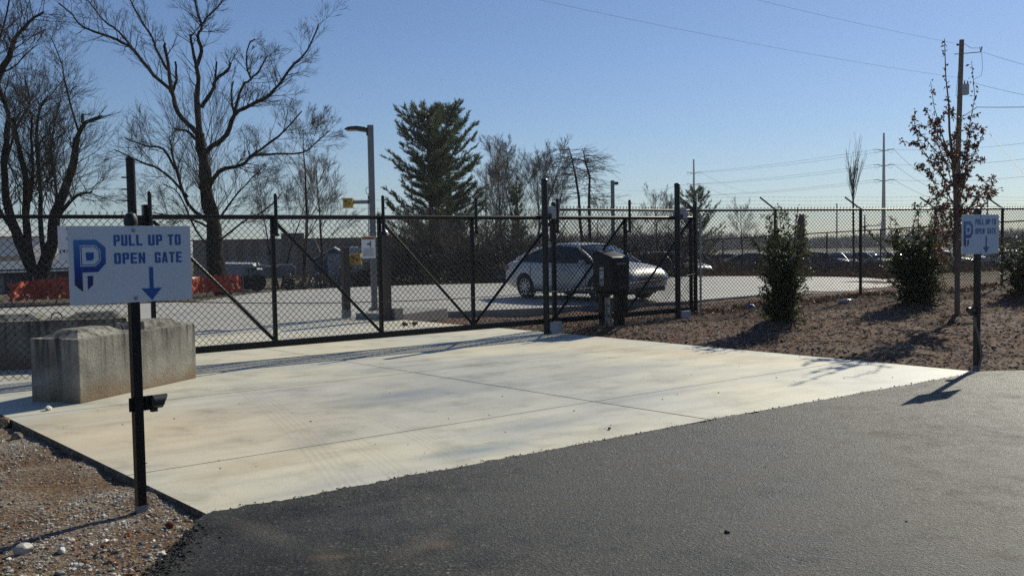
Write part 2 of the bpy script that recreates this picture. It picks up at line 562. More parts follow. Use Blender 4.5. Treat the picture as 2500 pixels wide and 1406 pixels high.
def asphalt_mat():
    mt, nt, b = new_mat('asphalt')
    pos = nt.nodes.new('ShaderNodeNewGeometry').outputs['Position']
    big = noise_tex(nt, pos, .45, 6, .62)
    mid = noise_tex(nt, pos, 4.5, 6, .7)
    vo = nt.nodes.new('ShaderNodeTexVoronoi')
    vo.inputs['Scale'].default_value = 68
    nt.links.new(pos, vo.inputs['Vector'])
    fine = noise_tex(nt, pos, 66, 6, .8)
    c = ramp(nt, big.outputs['Fac'], [(.34, (.010, .0097, .009)), (.5, (.022, .021, .0195)), (.66, (.042, .040, .037))]).outputs['Color']
    md = ramp(nt, mid.outputs['Fac'], [(.3, .60), (.7, 1.45)])
    c = mix(nt, 1.0, c, md.outputs['Color'], 'MULTIPLY')
    sp = ramp(nt, vo.outputs['Color'], [(.0, .2), (.45, .7), (.75, 1.6), (.9, 4.0), (1.0, 11.0)])
    c = mix(nt, 1.0, c, sp.outputs['Color'], 'MULTIPLY')
    for q, rx, ry, rot, amt, col in ((G(640, 1300), .10, .55, .75, .5, (.15, .13, .105)), (G(1020, 1335), .10, .32, -.5, .5, (.16, .13, .09)), (G(800, 1365), .09, .40, .3, .4, (.14, .125, .10)),
                                (G(900, 1240), .07, .6, -.9, .35, (.12, .11, .095)), (G(1075, 1330), .10, .08, .2, .6, (.22, .13, .07)), (G(815, 1360), .16, .05, .2, .55, (.22, .13, .07)),
                                (G(1350, 1180), .7, 1.1, .4, .25, (.10, .095, .085)), (G(1900, 1250), .9, .35, .9, .2, (.10, .095, .088))):
        c = mix(nt, soft_spot(nt, pos, q, rx, ry, rot, mid.outputs['Fac'], amt), c, col)
    nt.links.new(c, b.inputs['Base Color'])
    rgm = math_n(nt, 'ADD', math_n(nt, 'MULTIPLY', mid.outputs['Fac'], .5), math_n(nt, 'MULTIPLY', big.outputs['Fac'], .5))
    rg = ramp(nt, rgm, [(.36, .36), (.64, .72)])
    nt.links.new(rg.outputs['Color'], b.inputs['Roughness'])
    raw = soft_spot(nt, pos, G(620, 1270), 2.2, .55, GROT, mid.outputs['Fac'], 1.0)      # coarse, unpolished asphalt along the slab's corner
    raw2 = soft_spot(nt, pos, G(640, 1420), 1.3, 1.0, .3, mid.outputs['Fac'], 1.0)
    rawm = math_n(nt, 'MAXIMUM', raw, raw2)
    nt.links.new(math_n(nt, 'SUBTRACT', .48, math_n(nt, 'MULTIPLY', rawm, .34)), b.inputs['Specular IOR Level'])
    b.inputs['Specular Tint'].default_value = (1, .97, .92, 1)
    hh = math_n(nt, 'ADD', math_n(nt, 'MULTIPLY', vo.outputs['Distance'], .6), math_n(nt, 'MULTIPLY', fine.outputs['Fac'], 1.4))
    bump(nt, b, hh, 1.0, .016)
    return mt

def soil_mat(name, cols, chip_scale, bs=.9, bdist=.02, big_scale=.8):
    mt, nt, b = new_mat(name)
    pos = nt.nodes.new('ShaderNodeNewGeometry').outputs['Position']
    big = noise_tex(nt, pos, big_scale, 5, .65)
    vo = nt.nodes.new('ShaderNodeTexVoronoi')
    vo.inputs['Scale'].default_value = chip_scale
    nt.links.new(pos, vo.inputs['Vector'])
    fine = noise_tex(nt, pos, chip_scale * 2.5, 4, .7)
    c = ramp(nt, big.outputs['Fac'], [(.3, cols[0]), (.5, cols[1]), (.68, cols[2])]).outputs['Color']
    sp = ramp(nt, vo.outputs['Color'], [(.0, .4), (.6, 1.0), (1, 1.9)])
    c = mix(nt, 1.0, c, sp.outputs['Color'], 'MULTIPLY')
    nt.links.new(c, b.inputs['Base Color'])
    b.inputs['Roughness'].default_value = .9
    b.inputs['Specular IOR Level'].default_value = .2
    hh = math_n(nt, 'ADD', vo.outputs['Distance'], fine.outputs['Fac'])
    bump(nt, b, hh, bs, bdist)
    return mt

def leaf_mat(name, c1, c2, rough=.4, trans=.35, spec=.5, tcol=None):
    mt, nt, b = new_mat(name)
    v = coords(nt, 'Object')
    n = noise_tex(nt, v, 3.3, 2)
    w = nt.nodes.new('ShaderNodeTexWhiteNoise')
    vv = nt.nodes.new('ShaderNodeVectorMath')
    vv.operation = 'SNAP'
    nt.links.new(v, vv.inputs[0])
    vv.inputs[1].default_value = (.09, .09, .09)
    nt.links.new(vv.outputs[0], w.inputs['Vector'])
    f = math_n(nt, 'ADD', math_n(nt, 'MULTIPLY', n.outputs['Fac'], .5), math_n(nt, 'MULTIPLY', w.outputs['Value'], .5))
    c = ramp(nt, f, [(.25, c2), (.75, c1)]).outputs['Color']
    nt.links.new(c, b.inputs['Base Color'])
    b.inputs['Roughness'].default_value = rough
    b.inputs['Specular IOR Level'].default_value = spec
    tr = nt.nodes.new('ShaderNodeBsdfTranslucent')
    if tcol:
        tr.inputs['Color'].default_value = (*tcol, 1)
    else:
        nt.links.new(c, tr.inputs['Color'])
    ms = nt.nodes.new('ShaderNodeMixShader')
    ms.inputs[0].default_value = trans
    nt.links.new(b.outputs[0], ms.inputs[1])
    nt.links.new(tr.outputs[0], ms.inputs[2])
    nt.links.new(ms.outputs[0], nt.nodes['Material Output'].inputs['Surface'])
    return mt

def block_mat():
    mt, nt, b = new_mat('weathered_block_concrete')
    v = coords(nt, 'Object')
    tc = nt.nodes.new('ShaderNodeTexCoord')
    big = noise_tex(nt, v, 2.2, 6, .65)
    mp = nd(nt, 'ShaderNodeMapping')
    mp.inputs['Scale'].default_value = (14, 14, 1.1)
    nt.links.new(tc.outputs['Object'], mp.inputs['Vector'])
    runs = noise_tex(nt, mp.outputs['Vector'], 1.0, 4, .6)
    fine = noise_tex(nt, v, 40, 5, .7)
    sep = nt.nodes.new('ShaderNodeSeparateXYZ')
    nt.links.new(tc.outputs['Object'], sep.inputs[0])
    c = ramp(nt, big.outputs['Fac'], [(.30, (.13, .12, .098)), (.5, (.27, .255, .212)), (.72, (.43, .405, .34))]).outputs['Color']
    # black rain runs from the top edge, clay splash at the foot
    top = ramp(nt, sep.outputs['Z'], [(.12, 0.0), (.60, 1.0)]).outputs['Color']
    rr = ramp(nt, runs.outputs['Fac'], [(.46, 0.0), (.60, 1.0)]).outputs['Color']
    c = mix(nt, math_n(nt, 'MULTIPLY', math_n(nt, 'MULTIPLY', top, rr), .85), c, (.035, .033, .030))
    low = ramp(nt, math_n(nt, 'ADD', sep.outputs['Z'], math_n(nt, 'MULTIPLY', big.outputs['Fac'], .25)), [(.14, .8), (.38, 0.0)]).outputs['Color']
    c = mix(nt, low, c, (.26, .17, .095))
    sp = ramp(nt, fine.outputs['Fac'], [(.3, .75), (.7, 1.15)]).outputs['Color']
    c = mix(nt, 1.0, c, sp, 'MULTIPLY')
    nt.links.new(c, b.inputs['Base Color'])
    b.inputs['Roughness'].default_value = .9
    pv = nt.nodes.new('ShaderNodeTexVoronoi')
    pv.inputs['Scale'].default_value = 30
    nt.links.new(v, pv.inputs['Vector'])
    pit = ramp(nt, pv.outputs['Distance'], [(.10, 0.0), (.22, 1.0)]).outputs['Color']
    bump(nt, b, math_n(nt, 'ADD', math_n(nt, 'ADD', fine.outputs['Fac'], big.outputs['Fac']), math_n(nt, 'MULTIPLY', pit, .7)), .7, .012)
    return mt

def emblem_mat():
    mt, nt, b = new_mat('blue_gradient_print')
    tc = nt.nodes.new('ShaderNodeTexCoord')
    sep = nt.nodes.new('ShaderNodeSeparateXYZ')
    nt.links.new(tc.outputs['Generated'], sep.inputs[0])
    c = ramp(nt, sep.outputs['Z'], [(.05, (.004, .010, .045)), (.4, (.005, .035, .26)), (1.0, (.05, .20, .46))]).outputs['Color']
    nt.links.new(c, b.inputs['Base Color'])
    b.inputs['Roughness'].default_value = .4
    return mt

M['asphalt'] = asphalt_mat()
M['block'] = block_mat()
M['emblem'] = emblem_mat()
M['gravel_soil'] = soil_mat('clay_and_limestone_soil', [(.15, .075, .04), (.22, .155, .10), (.34, .30, .25)], 55, .9, .02, 1.1)
M['mulch_soil'] = soil_mat('shredded_bark_soil', [(.125, .052, .030), (.135, .075, .048), (.18, .135, .105)], 42, .8, .015, .9)
M['far_soil'] = soil_mat('dry_winter_ground', [(.075, .055, .038), (.11, .085, .055), (.15, .12, .08)], 3.0, .8, .1, .15)
M['stone'] = soil_mat('limestone_gravel', [(.27, .24, .20), (.42, .395, .35), (.58, .56, .51)], 25, .4, .006, 9)
M['clay_clod'] = soil_mat('red_clay_clods', [(.13, .045, .022), (.18, .07, .035), (.20, .10, .06)], 25, .6, .01, 5)
M['chip'] = soil_mat('bark_chips', [(.11, .058, .038), (.18, .12, .085), (.40, .35, .30)], 24, .4, .01, 7)
M['leaf_litter'] = leaf_mat('fallen_leaves', (.16, .09, .05), (.07, .04, .025), .6, .2)
M['evergreen'] = leaf_mat('glossy_evergreen_leaf', (.10, .11, .045), (.036, .048, .02), .5, .36, .25)
M['oak_leaf'] = leaf_mat('brown_oak_leaf', (.19, .088, .050), (.075, .036, .024), .55, .3)
M['needle'] = leaf_mat('pine_needles', (.105, .145, .065), (.044, .066, .034), .5, .36)
M['brush_leaf'] = leaf_mat('dull_brush_leaves', (.030, .028, .018), (.016, .016, .011), .6, .15)
M['haze_wood'] = mat_simple('far_winter_woods', (.10, .095, .095), (.07, .068, .07), rough=.9, scale=.05)

# slab corners in the place
NL, NR = G(505, 1257), G(2400, 908)
tr_a, tr_b = G(560, 925), G(860, 1205)
tr_c, tr_d = G(850, 985), G(1190, 1170)
M['drive'] = concrete_mat('broom_finished_concrete', (.66, .60, .44), (.50, .495, .435), -GROT,
    tracks=[(tr_a.x, tr_a.y, tr_b.x, tr_b.y, .13), (G(690, 985).x, G(690, 985).y, G(1010, 1185).x, G(1010, 1185).y, .10), (tr_c.x, tr_c.y, tr_d.x, tr_d.y, .12)],
    blobs=[(G(*q).x, G(*q).y, rx_, ry_, GROT + ro, c_, am) for q, rx_, ry_, ro, c_, am in (
            ((560, 1010), .9, .3, .2, (.40, .39, .355), .8), ((1500, 905), 1.3, .35, .1, (.36, .365, .35), .8), ((930, 900), 1.1, .3, 0, (.37, .375, .355), .8),
            ((1250, 870), 1.4, .3, -.1, (.38, .38, .36), .8), ((650, 1130), .8, .25, .3, (.52, .42, .27), .6), ((1620, 960), .9, .22, .1, (.38, .39, .38), .8),
            ((780, 1075), .6, .25, .5, (.36, .35, .32), .7), ((820, 1180), .7, .14, .1, (.40, .40, .38), .5), ((1880, 915), .9, .25, .2, (.50, .48, .42), .5), ((240, 1010), .8, .3, .4, (.52, .41, .26), .5))] + [
           (G(1150, 945).x, G(1150, 945).y, 3.3, 2.3, GROT, (.37, .375, .35), .9),
           (G(720, 960).x, G(720, 960).y, 1.3, .7, .9, (.47, .46, .43), .6),
           (G(330, 1060).x, G(330, 1060).y, 2.2, 1.5, .5, (.66, .53, .34), .75),
           (G(1010, 965).x, G(1010, 965).y, 1.0, .42, GROT, (.25, .27, .29), .9),
           (G(1170, 1100).x, G(1170, 1100).y, .55, .2, GROT, (.24, .29, .32), .85),
           (G(1300, 1040).x, G(1300, 1040).y, .9, .3, GROT, (.30, .315, .32), .7),
           (G(1650, 862).x, G(1650, 862).y, 2.6, .5, -math.radians(40), (.56, .43, .27), .6)])
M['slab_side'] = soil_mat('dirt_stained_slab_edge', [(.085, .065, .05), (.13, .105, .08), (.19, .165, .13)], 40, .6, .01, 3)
M['lot'] = concrete_mat('parking_concrete', (.43, .41, .36), (.39, .375, .34), .3, bs=.2)
M['kerb'] = concrete_mat('kerb_concrete', (.33, .31, .28), (.27, .26, .24), .3, bs=.3)
# ------------------------------------------------------------------ the setting: ground, beds, drive, road, lot
def sheet(name, fn, us, vs, mat, kind='structure', smooth=True):
    b = MB()
    nu, nv = len(us), len(vs)
    for v in vs:
        for u in us:
            b.v.append(tuple(fn(u, v)))
    for j in range(nv - 1):
        for i in range(nu - 1):
            a = j * nu + i
            b.f.append((a, a + 1, a + nu + 1, a + nu))
            b.mi.append(0)
    o = b.build(name, mat, None, smooth='all' if smooth else False)
    tag(o, kind=kind)
    return o

def spaced(a, b, n, p=1.0):
    return [a + (b - a) * (i / (n - 1)) ** p for i in range(n)]

gx = [-480, -300, -200, -120, -80, -60] + spaced(-50, 60, 45) + [70, 90, 130, 200, 320, 480]
gy = [-40, -20, -10, -4, 0] + spaced(3, 60, 40) + [70, 85, 100, 130, 170, 220, 300, 420, 620]
def ground_fn(u, v):
    z = gz(u, v)
    # under the finer beds and the paving the base sheet runs a little lower
    near = (1 - sstep(18, 26, abs(u - 4))) * (1 - sstep(34, 42, v))
    return (u, v, z - .14 * near - .03)
sheet('ground', ground_fn, gx, gy, M['far_soil'])

FR = G(1345, 811)                                   # right edge of the drive at the gate
RB = G(962, 779)                                    # right edge beyond the gate, at the bollards
def lerp(a, b, t): return a + (b - a) * t

def mulch_fn(u, v):                     # u = s, v = n
    p = sn(u, v)
    z = gz(p.x, p.y)
    nz = noise.noise(Vector((p.x * 1.1, p.y * 1.1, 3))) * .035 + noise.noise(Vector((p.x * 4, p.y * 4, 7))) * .018 + noise.noise(Vector((p.x * 11, p.y * 11, 9))) * .008
    # distance outside the drive's right edge: the bed stays just below the slab there
    e0, e1 = (NR, FR) if v > -.2 else (FR, RB)
    ed = (e1 - e0).normalized()
    out = (p.x - e0.x) * ed.y - (p.y - e0.y) * ed.x
    if v > 8.0: out = min(out, .3)
    z = z + nz
    if v > -3.6:
        k = sstep(.02, .55, out)
        z = lerp(-.03, z, k) if out > 0 else min(z, -.04)
        if -.1 < out < .25: z += .012 * noise.noise(Vector((p.x * 9, p.y * 9, 4)))
    return (p.x, p.y, z)
sheet('mulch_bed', mulch_fn, spaced(-5.2, 2.2, 90) + spaced(2.3, 20, 120), spaced(-13, 8.5, 170), M['mulch_soil'])

def gravel_fn(u, v):
    z = gz(u, v) + noise.noise(Vector((u * 1.3, v * 1.3, 1))) * .03 + noise.noise(Vector((u * 6, v * 6, 2))) * .016 + noise.noise(Vector((u * 17, v * 17, 4))) * .007
    return (u, v, z + .004)
sheet('gravel_verge', gravel_fn, spaced(-11, -.7, 130), spaced(1.5, 11.5, 130), M['gravel_soil'])

# concrete drive: six panels with open contraction joints
def lerp(a, b, t): return a + (b - a) * t
FR = G(1345, 811)                                   # right edge at the gate
RB = G(962, 779)                                    # right edge beyond the gate, at the bollards
LF = Vector((-6.9, 11.0, 0))                        # left edge, out of the picture
edge_dir = (NR - NL).normalized()
MID0, MIDC = G(1735, 1024), G(1450, 980)
MIDF = G(867, 886)
MIDB = MIDF + (MIDF - MIDC) * 1.15
j1L, j1R = G(360, 1148), None
def on_line(a, b, p, d):
    """intersection of line a-b with the line through p along d (plan)"""
    r = b - a
    den = r.x * d.y - r.y * d.x
    t = ((p.x - a.x) * d.y - (p.y - a.y) * d.x) / den
    return a + r * t
jd1 = (MIDC - G(640, 1108)).normalized()
jd2 = (G(1330, 873) - G(640, 950)).normalized()
left_a, left_b = NL, LF
right_a, right_b = NR, FR
rows = []
rows.append((NL, MID0, NR))
rows.append((on_line(left_a, left_b, MIDC, jd1), MIDC, on_line(right_a, right_b, MIDC, jd1)))
m2 = on_line(MIDC, MIDF, G(640, 950), jd2)
rows.append((on_line(left_a, left_b, G(640, 950), jd2), m2, on_line(right_a, right_b, G(640, 950), jd2)))
rows.append((LF, MIDB, RB))
db = MB()
GAP = .0040
def panel(poly):
    c = sum(poly, Vector((0, 0, 0))) / len(poly)
    n = len(poly)
    pts = []
    for i in range(n):                               # inset the panel by the joint's half width
        p0, p1, p2 = poly[i - 1], poly[i], poly[(i + 1) % n]
        d0, d1 = (p1 - p0).normalized(), (p2 - p1).normalized()
        n0, n1 = Vector((-d0.y, d0.x, 0)), Vector((-d1.y, d1.x, 0))
        if (c - p1).dot(n0) < 0: n0 = -n0
        if (c - p1).dot(n1) < 0: n1 = -n1
        pts.append(p1 + (n0 + n1) * GAP)
    inner = [p + (c - p).normalized() * .006 for p in pts]
    top = [Vector((p.x, p.y, 0)) for p in inner]
    mid = [Vector((p.x, p.y, -.006)) for p in pts]
    bot = [Vector((p.x, p.y, -.16)) for p in pts]
    db.cur = 0
    db.add(top, [tuple(range(n))])
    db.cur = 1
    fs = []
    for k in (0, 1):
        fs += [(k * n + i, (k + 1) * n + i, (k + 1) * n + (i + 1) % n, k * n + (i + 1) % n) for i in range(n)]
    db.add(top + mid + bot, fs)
for k in range(3):
    a, b_ = rows[k], rows[k + 1]
    panel([a[0], a[1], b_[1], b_[0]])
    if k == 2:
        panel([a[1], a[2], FR, RB, b_[1]])
    else:
        panel([a[1], a[2], b_[2], b_[1]])
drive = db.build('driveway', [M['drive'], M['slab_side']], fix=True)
tag(drive, kind='structure')

# asphalt road, ragged where it laps the slab
rb = MB()
rr = random.Random(5)
nseg = 700
edge = []
road_d = edge_dir
far_r = NR + Vector((6.2, .55, 0))
for i in range(nseg + 1):
    t = i / nseg
    p = lerp(NL, NR, t)
    k = noise.noise(Vector((t * 22, 0, 0))) * .04 + noise.noise(Vector((t * 80, 1, 0))) * .035 + noise.noise(Vector((t * 260, 2, 0))) * .028
    bow = .035 * math.sin(math.pi * t)
    p = p + Vector((-edge_dir.y, edge_dir.x, 0)) * (k + bow + .012)
    edge.append(p)
left_edge = [G(490, 1262), G(470, 1295), G(452, 1330), G(415, 1375), G(385, 1406), G(330, 1450), Vector((-1.6, 3.2, 0)), Vector((-2.2, 1.5, 0)), Vector((-4, -6, 0))]
le = []
for i in range(len(left_edge) - 1):
    for q in range(12):
        t = q / 12
        p = lerp(left_edge[i], left_edge[i + 1], t)
        le.append(p + Vector((noise.noise(p * 5) * .05 + noise.noise(p * 19) * .02, 0, 0)))
right = []
for i in range(1, 60):
    p = lerp(NR, Vector((14, 10.9, 0)), i / 59)
    right.append(p + Vector((0, noise.noise(p * 3) * .06 + noise.noise(p * 15) * .025, 0)))
outline = le[::-1] + edge + right + [Vector((40, 12, 0)), Vector((40, -12, 0)), Vector((-4, -12, 0))]
bm = bmesh.new()
ring = [bm.verts.new((p.x, p.y, .005)) for p in outline]
es = [bm.edges.new((ring[i], ring[(i + 1) % len(ring)])) for i in range(len(ring))]
bmesh.ops.triangle_fill(bm, use_beauty=True, edges=es)
skirt = bmesh.ops.extrude_edge_only(bm, edges=es)
for v in [g for g in skirt['geom'] if isinstance(g, bmesh.types.BMVert)]:
    v.co.z = -.12
bmesh.ops.recalc_face_normals(bm, faces=bm.faces)
me = bpy.data.meshes.new('asphalt_road')
bm.to_mesh(me)
bm.free()
me.materials.append(M['asphalt'])
road = bpy.data.objects.new('asphalt_road', me)
COL.objects.link(road)
tag(road, kind='structure')

# parking lot beyond the gate, with its kerb
near_edge = [G(985, 764), G(1150, 758), G(1318, 751), G(1500, 742), G(1660, 735), G(1697, 732), G(1842, 720), G(1978, 716), G(2106, 711)]
tip = [G(2160, 706), G(2192, 697), G(2196, 691), G(2170, 684), G(2106, 678)]
far_edge = [G(2050, 676), G(1900, 674), G(1700, 674), G(1450, 682), G(1260, 690), G(1000, 696), G(860, 701), G(720, 708), G(620, 716), G(480, 736), G(240, 744), G(0, 752), Vector((-16, 22, 0))]
lot_poly = near_edge + tip + far_edge + [Vector((-15, 14, 0)), Vector((-7.2, 11.2, 0)), MIDB, RB]
lb = MB()
n = len(lot_poly)
tp = [Vector((p.x, p.y, -.004)) for p in lot_poly]
bt = [Vector((p.x, p.y, -.3)) for p in lot_poly]
bm = bmesh.new()
ring = [bm.verts.new(p) for p in tp]
es = [bm.edges.new((ring[i], ring[(i + 1) % n])) for i in range(n)]
bmesh.ops.triangle_fill(bm, use_beauty=True, edges=es)
sk = bmesh.ops.extrude_edge_only(bm, edges=es)
for v in [g for g in sk['geom'] if isinstance(g, bmesh.types.BMVert)]:
    v.co.z = -.3
bmesh.ops.recalc_face_normals(bm, faces=bm.faces)
me = bpy.data.meshes.new('parking_lot')
bm.to_mesh(me)
bm.free()
me.materials.append(M['lot'])
lot = bpy.data.objects.new('parking_lot', me)
COL.objects.link(lot)
tag(lot, kind='structure')

kb = MB()
kl = near_edge + tip
for i in range(len(kl) - 1):
    a, b_ = kl[i], kl[i + 1]
    d = (b_ - a).normalized()
    nn = Vector((d.y, -d.x, 0))
    h = .0
    q = [a, b_, b_ + nn * .13, a + nn * .13]
    kb.add([Vector((p.x, p.y, .003)) for p in q] + [Vector((p.x, p.y, -.28)) for p in q],
           [(0, 1, 2, 3), (3, 2, 6, 7), (0, 3, 7, 4), (1, 5, 6, 2)])
kerb = kb.build('kerb', M['kerb'], fix=True)
tag(kerb, kind='structure')

# ------------------------------------------------------------------ chain link, gate, fences
PITCHW = .085
def link_mesh(b, L, z0, z1, y=0.0, r=.0040, top_knuckles=True, zf0=None, zf1=None, pitch=PITCHW):
    """diamond wire mesh over a rectangle 0..L x z0..z1 in the local xz plane (top may follow zf)"""
    k = pitch / 2
    hgt = z1 - z0
    zz = (lambda x, z: z) if zf0 is None else (lambda x, z: z + zf0(x))
    n = int((L + hgt) / pitch) + 2
    for i in range(n):
        for sgn in (1, -1):
            xs = i * pitch - (hgt if sgn == 1 else 0)
            # x = xs + sgn*(z - z0)
            a, c = 0.0, hgt
            if sgn == 1:
                a, c = max(a, -xs), min(c, L - xs)
            else:
                a, c = max(a, xs - L), min(c, xs)
            if c - a < .02:
                continue
            xa, xc = xs + sgn * a, xs + sgn * c
            off = r * .9 * sgn
            steps = 1 if zf0 is None else max(1, int((c - a) / .5))
            pts = []
            for q in range(steps + 1):
                t = a + (c - a) * q / steps
                pts.append((xs + sgn * t, y + off, zz(xs + sgn * t, z0 + t)))
            b.tube(pts, r, 4, caps=False)
            if top_knuckles and abs(c - hgt) < 1e-6:
                p = pts[-1]
                b.tube([p, (p[0] + sgn * .012, p[1], p[2] + .028)], r, 4, caps=False)

def barbed(b, p0, p1, sag=.01, r=.0016, spacing=.125, seed=1):
    p0, p1 = Vector(p0), Vector(p1)
    rnd = random.Random(seed)
    L = (p1 - p0).length
    n = max(2, int(L / .6))
    pts = []
    for i in range(n + 1):
        t = i / n
        p = p0.lerp(p1, t)
        p.z -= sag * 4 * t * (1 - t)
        pts.append(p)
    b.tube(pts, r, 4, caps=False)
    t = spacing * .5
    d = (p1 - p0).normalized()
    while t < L:
        p = p0 + d * t
        p.z -= sag * 4 * (t / L) * (1 - t / L)
        for _ in range(2):
            a = rnd.uniform(0, 6.28)
            v = (Vector((0, 0, 1)) * math.sin(a) + d.cross(Vector((0, 0, 1))) * math.cos(a)) * .014 + d * rnd.uniform(-.006, .006)
            b.tube([p - v, p + v], r * .9, 3, caps=False)
        t += spacing

ZT, ZB = 1.862, .205
GSL, GSR = gate_s(362, 600)[0], gate_s(1688, 600)[0]
gate = thing('sliding_gate', 'long black chain link sliding gate with diagonal braces and barbed wire across the concrete drive', 'gate', sn(0, 0), GROT)
def gx_(px, py): return gate_s(px, py)[0]
vert_px = [(369, 600), (669, 700), (929, 700), (1154, 680), (1352, 680), (1527, 650), (1687, 650)]
vs_ = [gx_(*p) for p in vert_px]
# local frame: x along the gate, -y towards the road
b = MB(); b.tube([(vs_[0] - .03, 0, ZT), (vs_[-1] + .03, 0, ZT)], .031, 12); b.build('top_rail', M['black_paint'], gate, True)
b = MB(); b.box(((vs_[0] + vs_[-1]) / 2, 0, ZB - .012), (vs_[-1] - vs_[0] + .08, .065, .085)); b.build('bottom_rail', M['black_paint'], gate, bevel=.006)
for i, x in enumerate(vs_):
    b = MB(); b.box((x, 0, (ZT - .03 + ZB + .03) / 2), (.05, .05, ZT - ZB - .06)); b.build('upright', M['black_paint'], gate, bevel=.005)
for i in range(len(vs_) - 1):
    x0, x1 = vs_[i] + .03, vs_[i + 1] - .03
    za, zb = (ZT - .05, ZB + .05) if i < 3 else (ZB + .05, ZT - .05)
    b = MB(); b.tube([(x0, -.004, za), (x1, -.004, zb)], .0225, 10); b.build('brace', M['black_paint'], gate, True)
b = MB()
link_mesh(b, vs_[-1] - vs_[0], ZB + .03, ZT - .03, y=0.036)
for i in range(len(b.v)):
    b.v[i] = (b.v[i][0] + vs_[0], b.v[i][1], b.v[i][2])
b.build('chain_link', M['mesh_wire'], gate)
for i, x in enumerate(vs_):
    xx = x if i else x - .04
    b = MB()
    b.tube([(xx + .01, -.105, ZT - .23), (xx + .01, -.105, ZT + .29)], .0235, 12)
    b.lathe([(.024, 0), (.018, .012), (.004, .017)], (xx + .01, -.105, ZT + .29), n=12)
    b.box((xx + .01, -.052, ZT - .235), (.06, .13, .035))
    b.box((xx + .01, -.058, ZT - .02), (.03, .075, .03))
    e = b.build('wire_arm', M['black_paint'], gate, True)
    for z in (ZT + .13, ZT + .245):
        c = MB()
        c.bar((xx - .02, -.13, z), (xx + .05, -.13, z), .012, .012)
        c.build('wire_clip', M['dark_metal'], e)
b = MB()
for z in (ZT + .13, ZT + .245):
    barbed(b, (vs_[0], -.132, z), (vs_[-1] + .02, -.132, z), .012, seed=3)
b.build('barbed_wire', M['barb'], gate)
b = MB()
x0, x1 = vs_[0], vs_[-1]
pts = []
for i in range(61):                                     # the drive chain that hauls the gate
    t = i / 60
    pts.append((lerp(x0, x1, t), -.09, .84 - .20 * 4 * t * (1 - t) * (1 - .1 * t)))
b.tube(pts, .0065, 6)
b.build('drive_chain', M['dark_metal'], gate)

def pipe_post(name, label, px_s, top, n=0.0, r=.05, z0=None, mat='green_black', group=None, cat='post', s=None):
    p = sn(s if s is not None else px_s, n)
    z0 = gz(p.x, p.y) - .05 if z0 is None else z0
    t = thing(name, label, cat, (p.x, p.y, z0), GROT, group)
    b = MB(); b.tube([(0, 0, 0), (0, 0, top - z0)], r, 18); b.build('post', M[mat], t, True)
    b = MB(); b.lathe([(r * 1.08, -.03), (r * 1.1, .0), (r * .8, .018), (.005, .024)], (0, 0, top - z0), n=18); b.build('cap', M['black_paint'], t, True)
    return t, z0

def roller_cover(parent, x, y, z, up):
    """rounded plastic cover over a cantilever roller; dome above (up) or below"""
    b = MB()
    w, h = .125, .21
    poly = [(-w, 0), (w, 0), (w, h * .45)] + [(w * math.cos(a), h * .45 + h * .55 * math.sin(a)) for a in [math.pi * k / 12 for k in range(1, 12)]] + [(-w, h * .45)]
    if not up:
        poly = [(u, -v) for u, v in poly]
    b.prism(poly, (1, 0, 0), (0, 0, 1), (0, 1, 0), (x, y - .07, z), .14)
    return b.build('roller_cover', M['roller_plastic'], parent, bevel=.012)

s1, s2 = gate_s(1331, 650, .10)[0], gate_s(1653, 600, .10)[0]
t1, z1_ = pipe_post('gate_post', 'tall dark green steel gate post with grey roller covers beside the pale drive edge', s1, 2.46, n=.11, group='roller posts of the sliding gate')
t2, z2_ = pipe_post('gate_post', 'dark green gate post with grey roller covers, in mulch beyond the operator box', s2, 2.46, n=.11, group='roller posts of the sliding gate')
for t, z0 in ((t1, z1_), (t2, z2_)):
    roller_cover(t, .155, .075, ZT - .02 - z0, True)
    roller_cover(t, .165, .02, ZB - .02 - z0, False)
    for zz in (ZT + .02, ZB - .06):
        b = MB(); b.box((.07, .0, zz - z0), (.10, .06, .08)); b.build('roller_bracket', M['black_paint'], t, bevel=.004)
# big latch post at the left end
sL = gate_s(322, 500)[0]
tl, zl = pipe_post('latch_post', 'thick black steel post at the left end of the gate, taller than the fence', sL, 2.56, n=0, r=.052, mat='black_paint')
for z in (2.33, 2.19, 2.055):
    b = MB()
    b.bar((-.05, -.02, z - zl), (-.115, -.02, z - zl), .018, .018)
    b.build('wire_clip', M['dark_metal'], tl)
b = MB(); b.box((.075, 0, 1.80 - zl), (.10, .07, .16)); b.box((.15, 0, 1.86 - zl), (.06, .09, .3)); b.build('latch_catcher', M['black_paint'], tl, bevel=.006)

# left fence, in line with the gate
fl = thing('chain_link_fence', 'black chain link fence with top rail and barbed wire behind the concrete block at left', 'fence', sn(sL, 0), GROT)
LL = 6.5
b = MB(); b.tube([(-LL, 0, ZT), (-.05, 0, ZT)], .024, 12); b.build('top_rail', M['black_paint'], fl, True)
b = MB(); link_mesh(b, LL, .03, ZT + .035, y=-.03)
for i in range(len(b.v)):
    b.v[i] = (b.v[i][0] - LL, b.v[i][1], b.v[i][2])
b.build('chain_link', M['mesh_wire'], fl)
b = MB()
for k, z in enumerate((2.33, 2.19, 2.055)):
    barbed(b, (-LL, -.02, z), (-.11, -.02, z), .01, seed=11 + k)
b.build('barbed_wire', M['barb'], fl)
for x in (-3.0, -6.0):
    b = MB(); b.tube([(x, .03, -.1), (x, .03, 2.36)], .03, 12); b.build('post', M['black_paint'], fl, True)
b = MB(); b.bar((-.06, 0, ZT - .05), (-.06, 0, .05), .02, .012); b.build('tension_bar', M['black_paint'], fl)

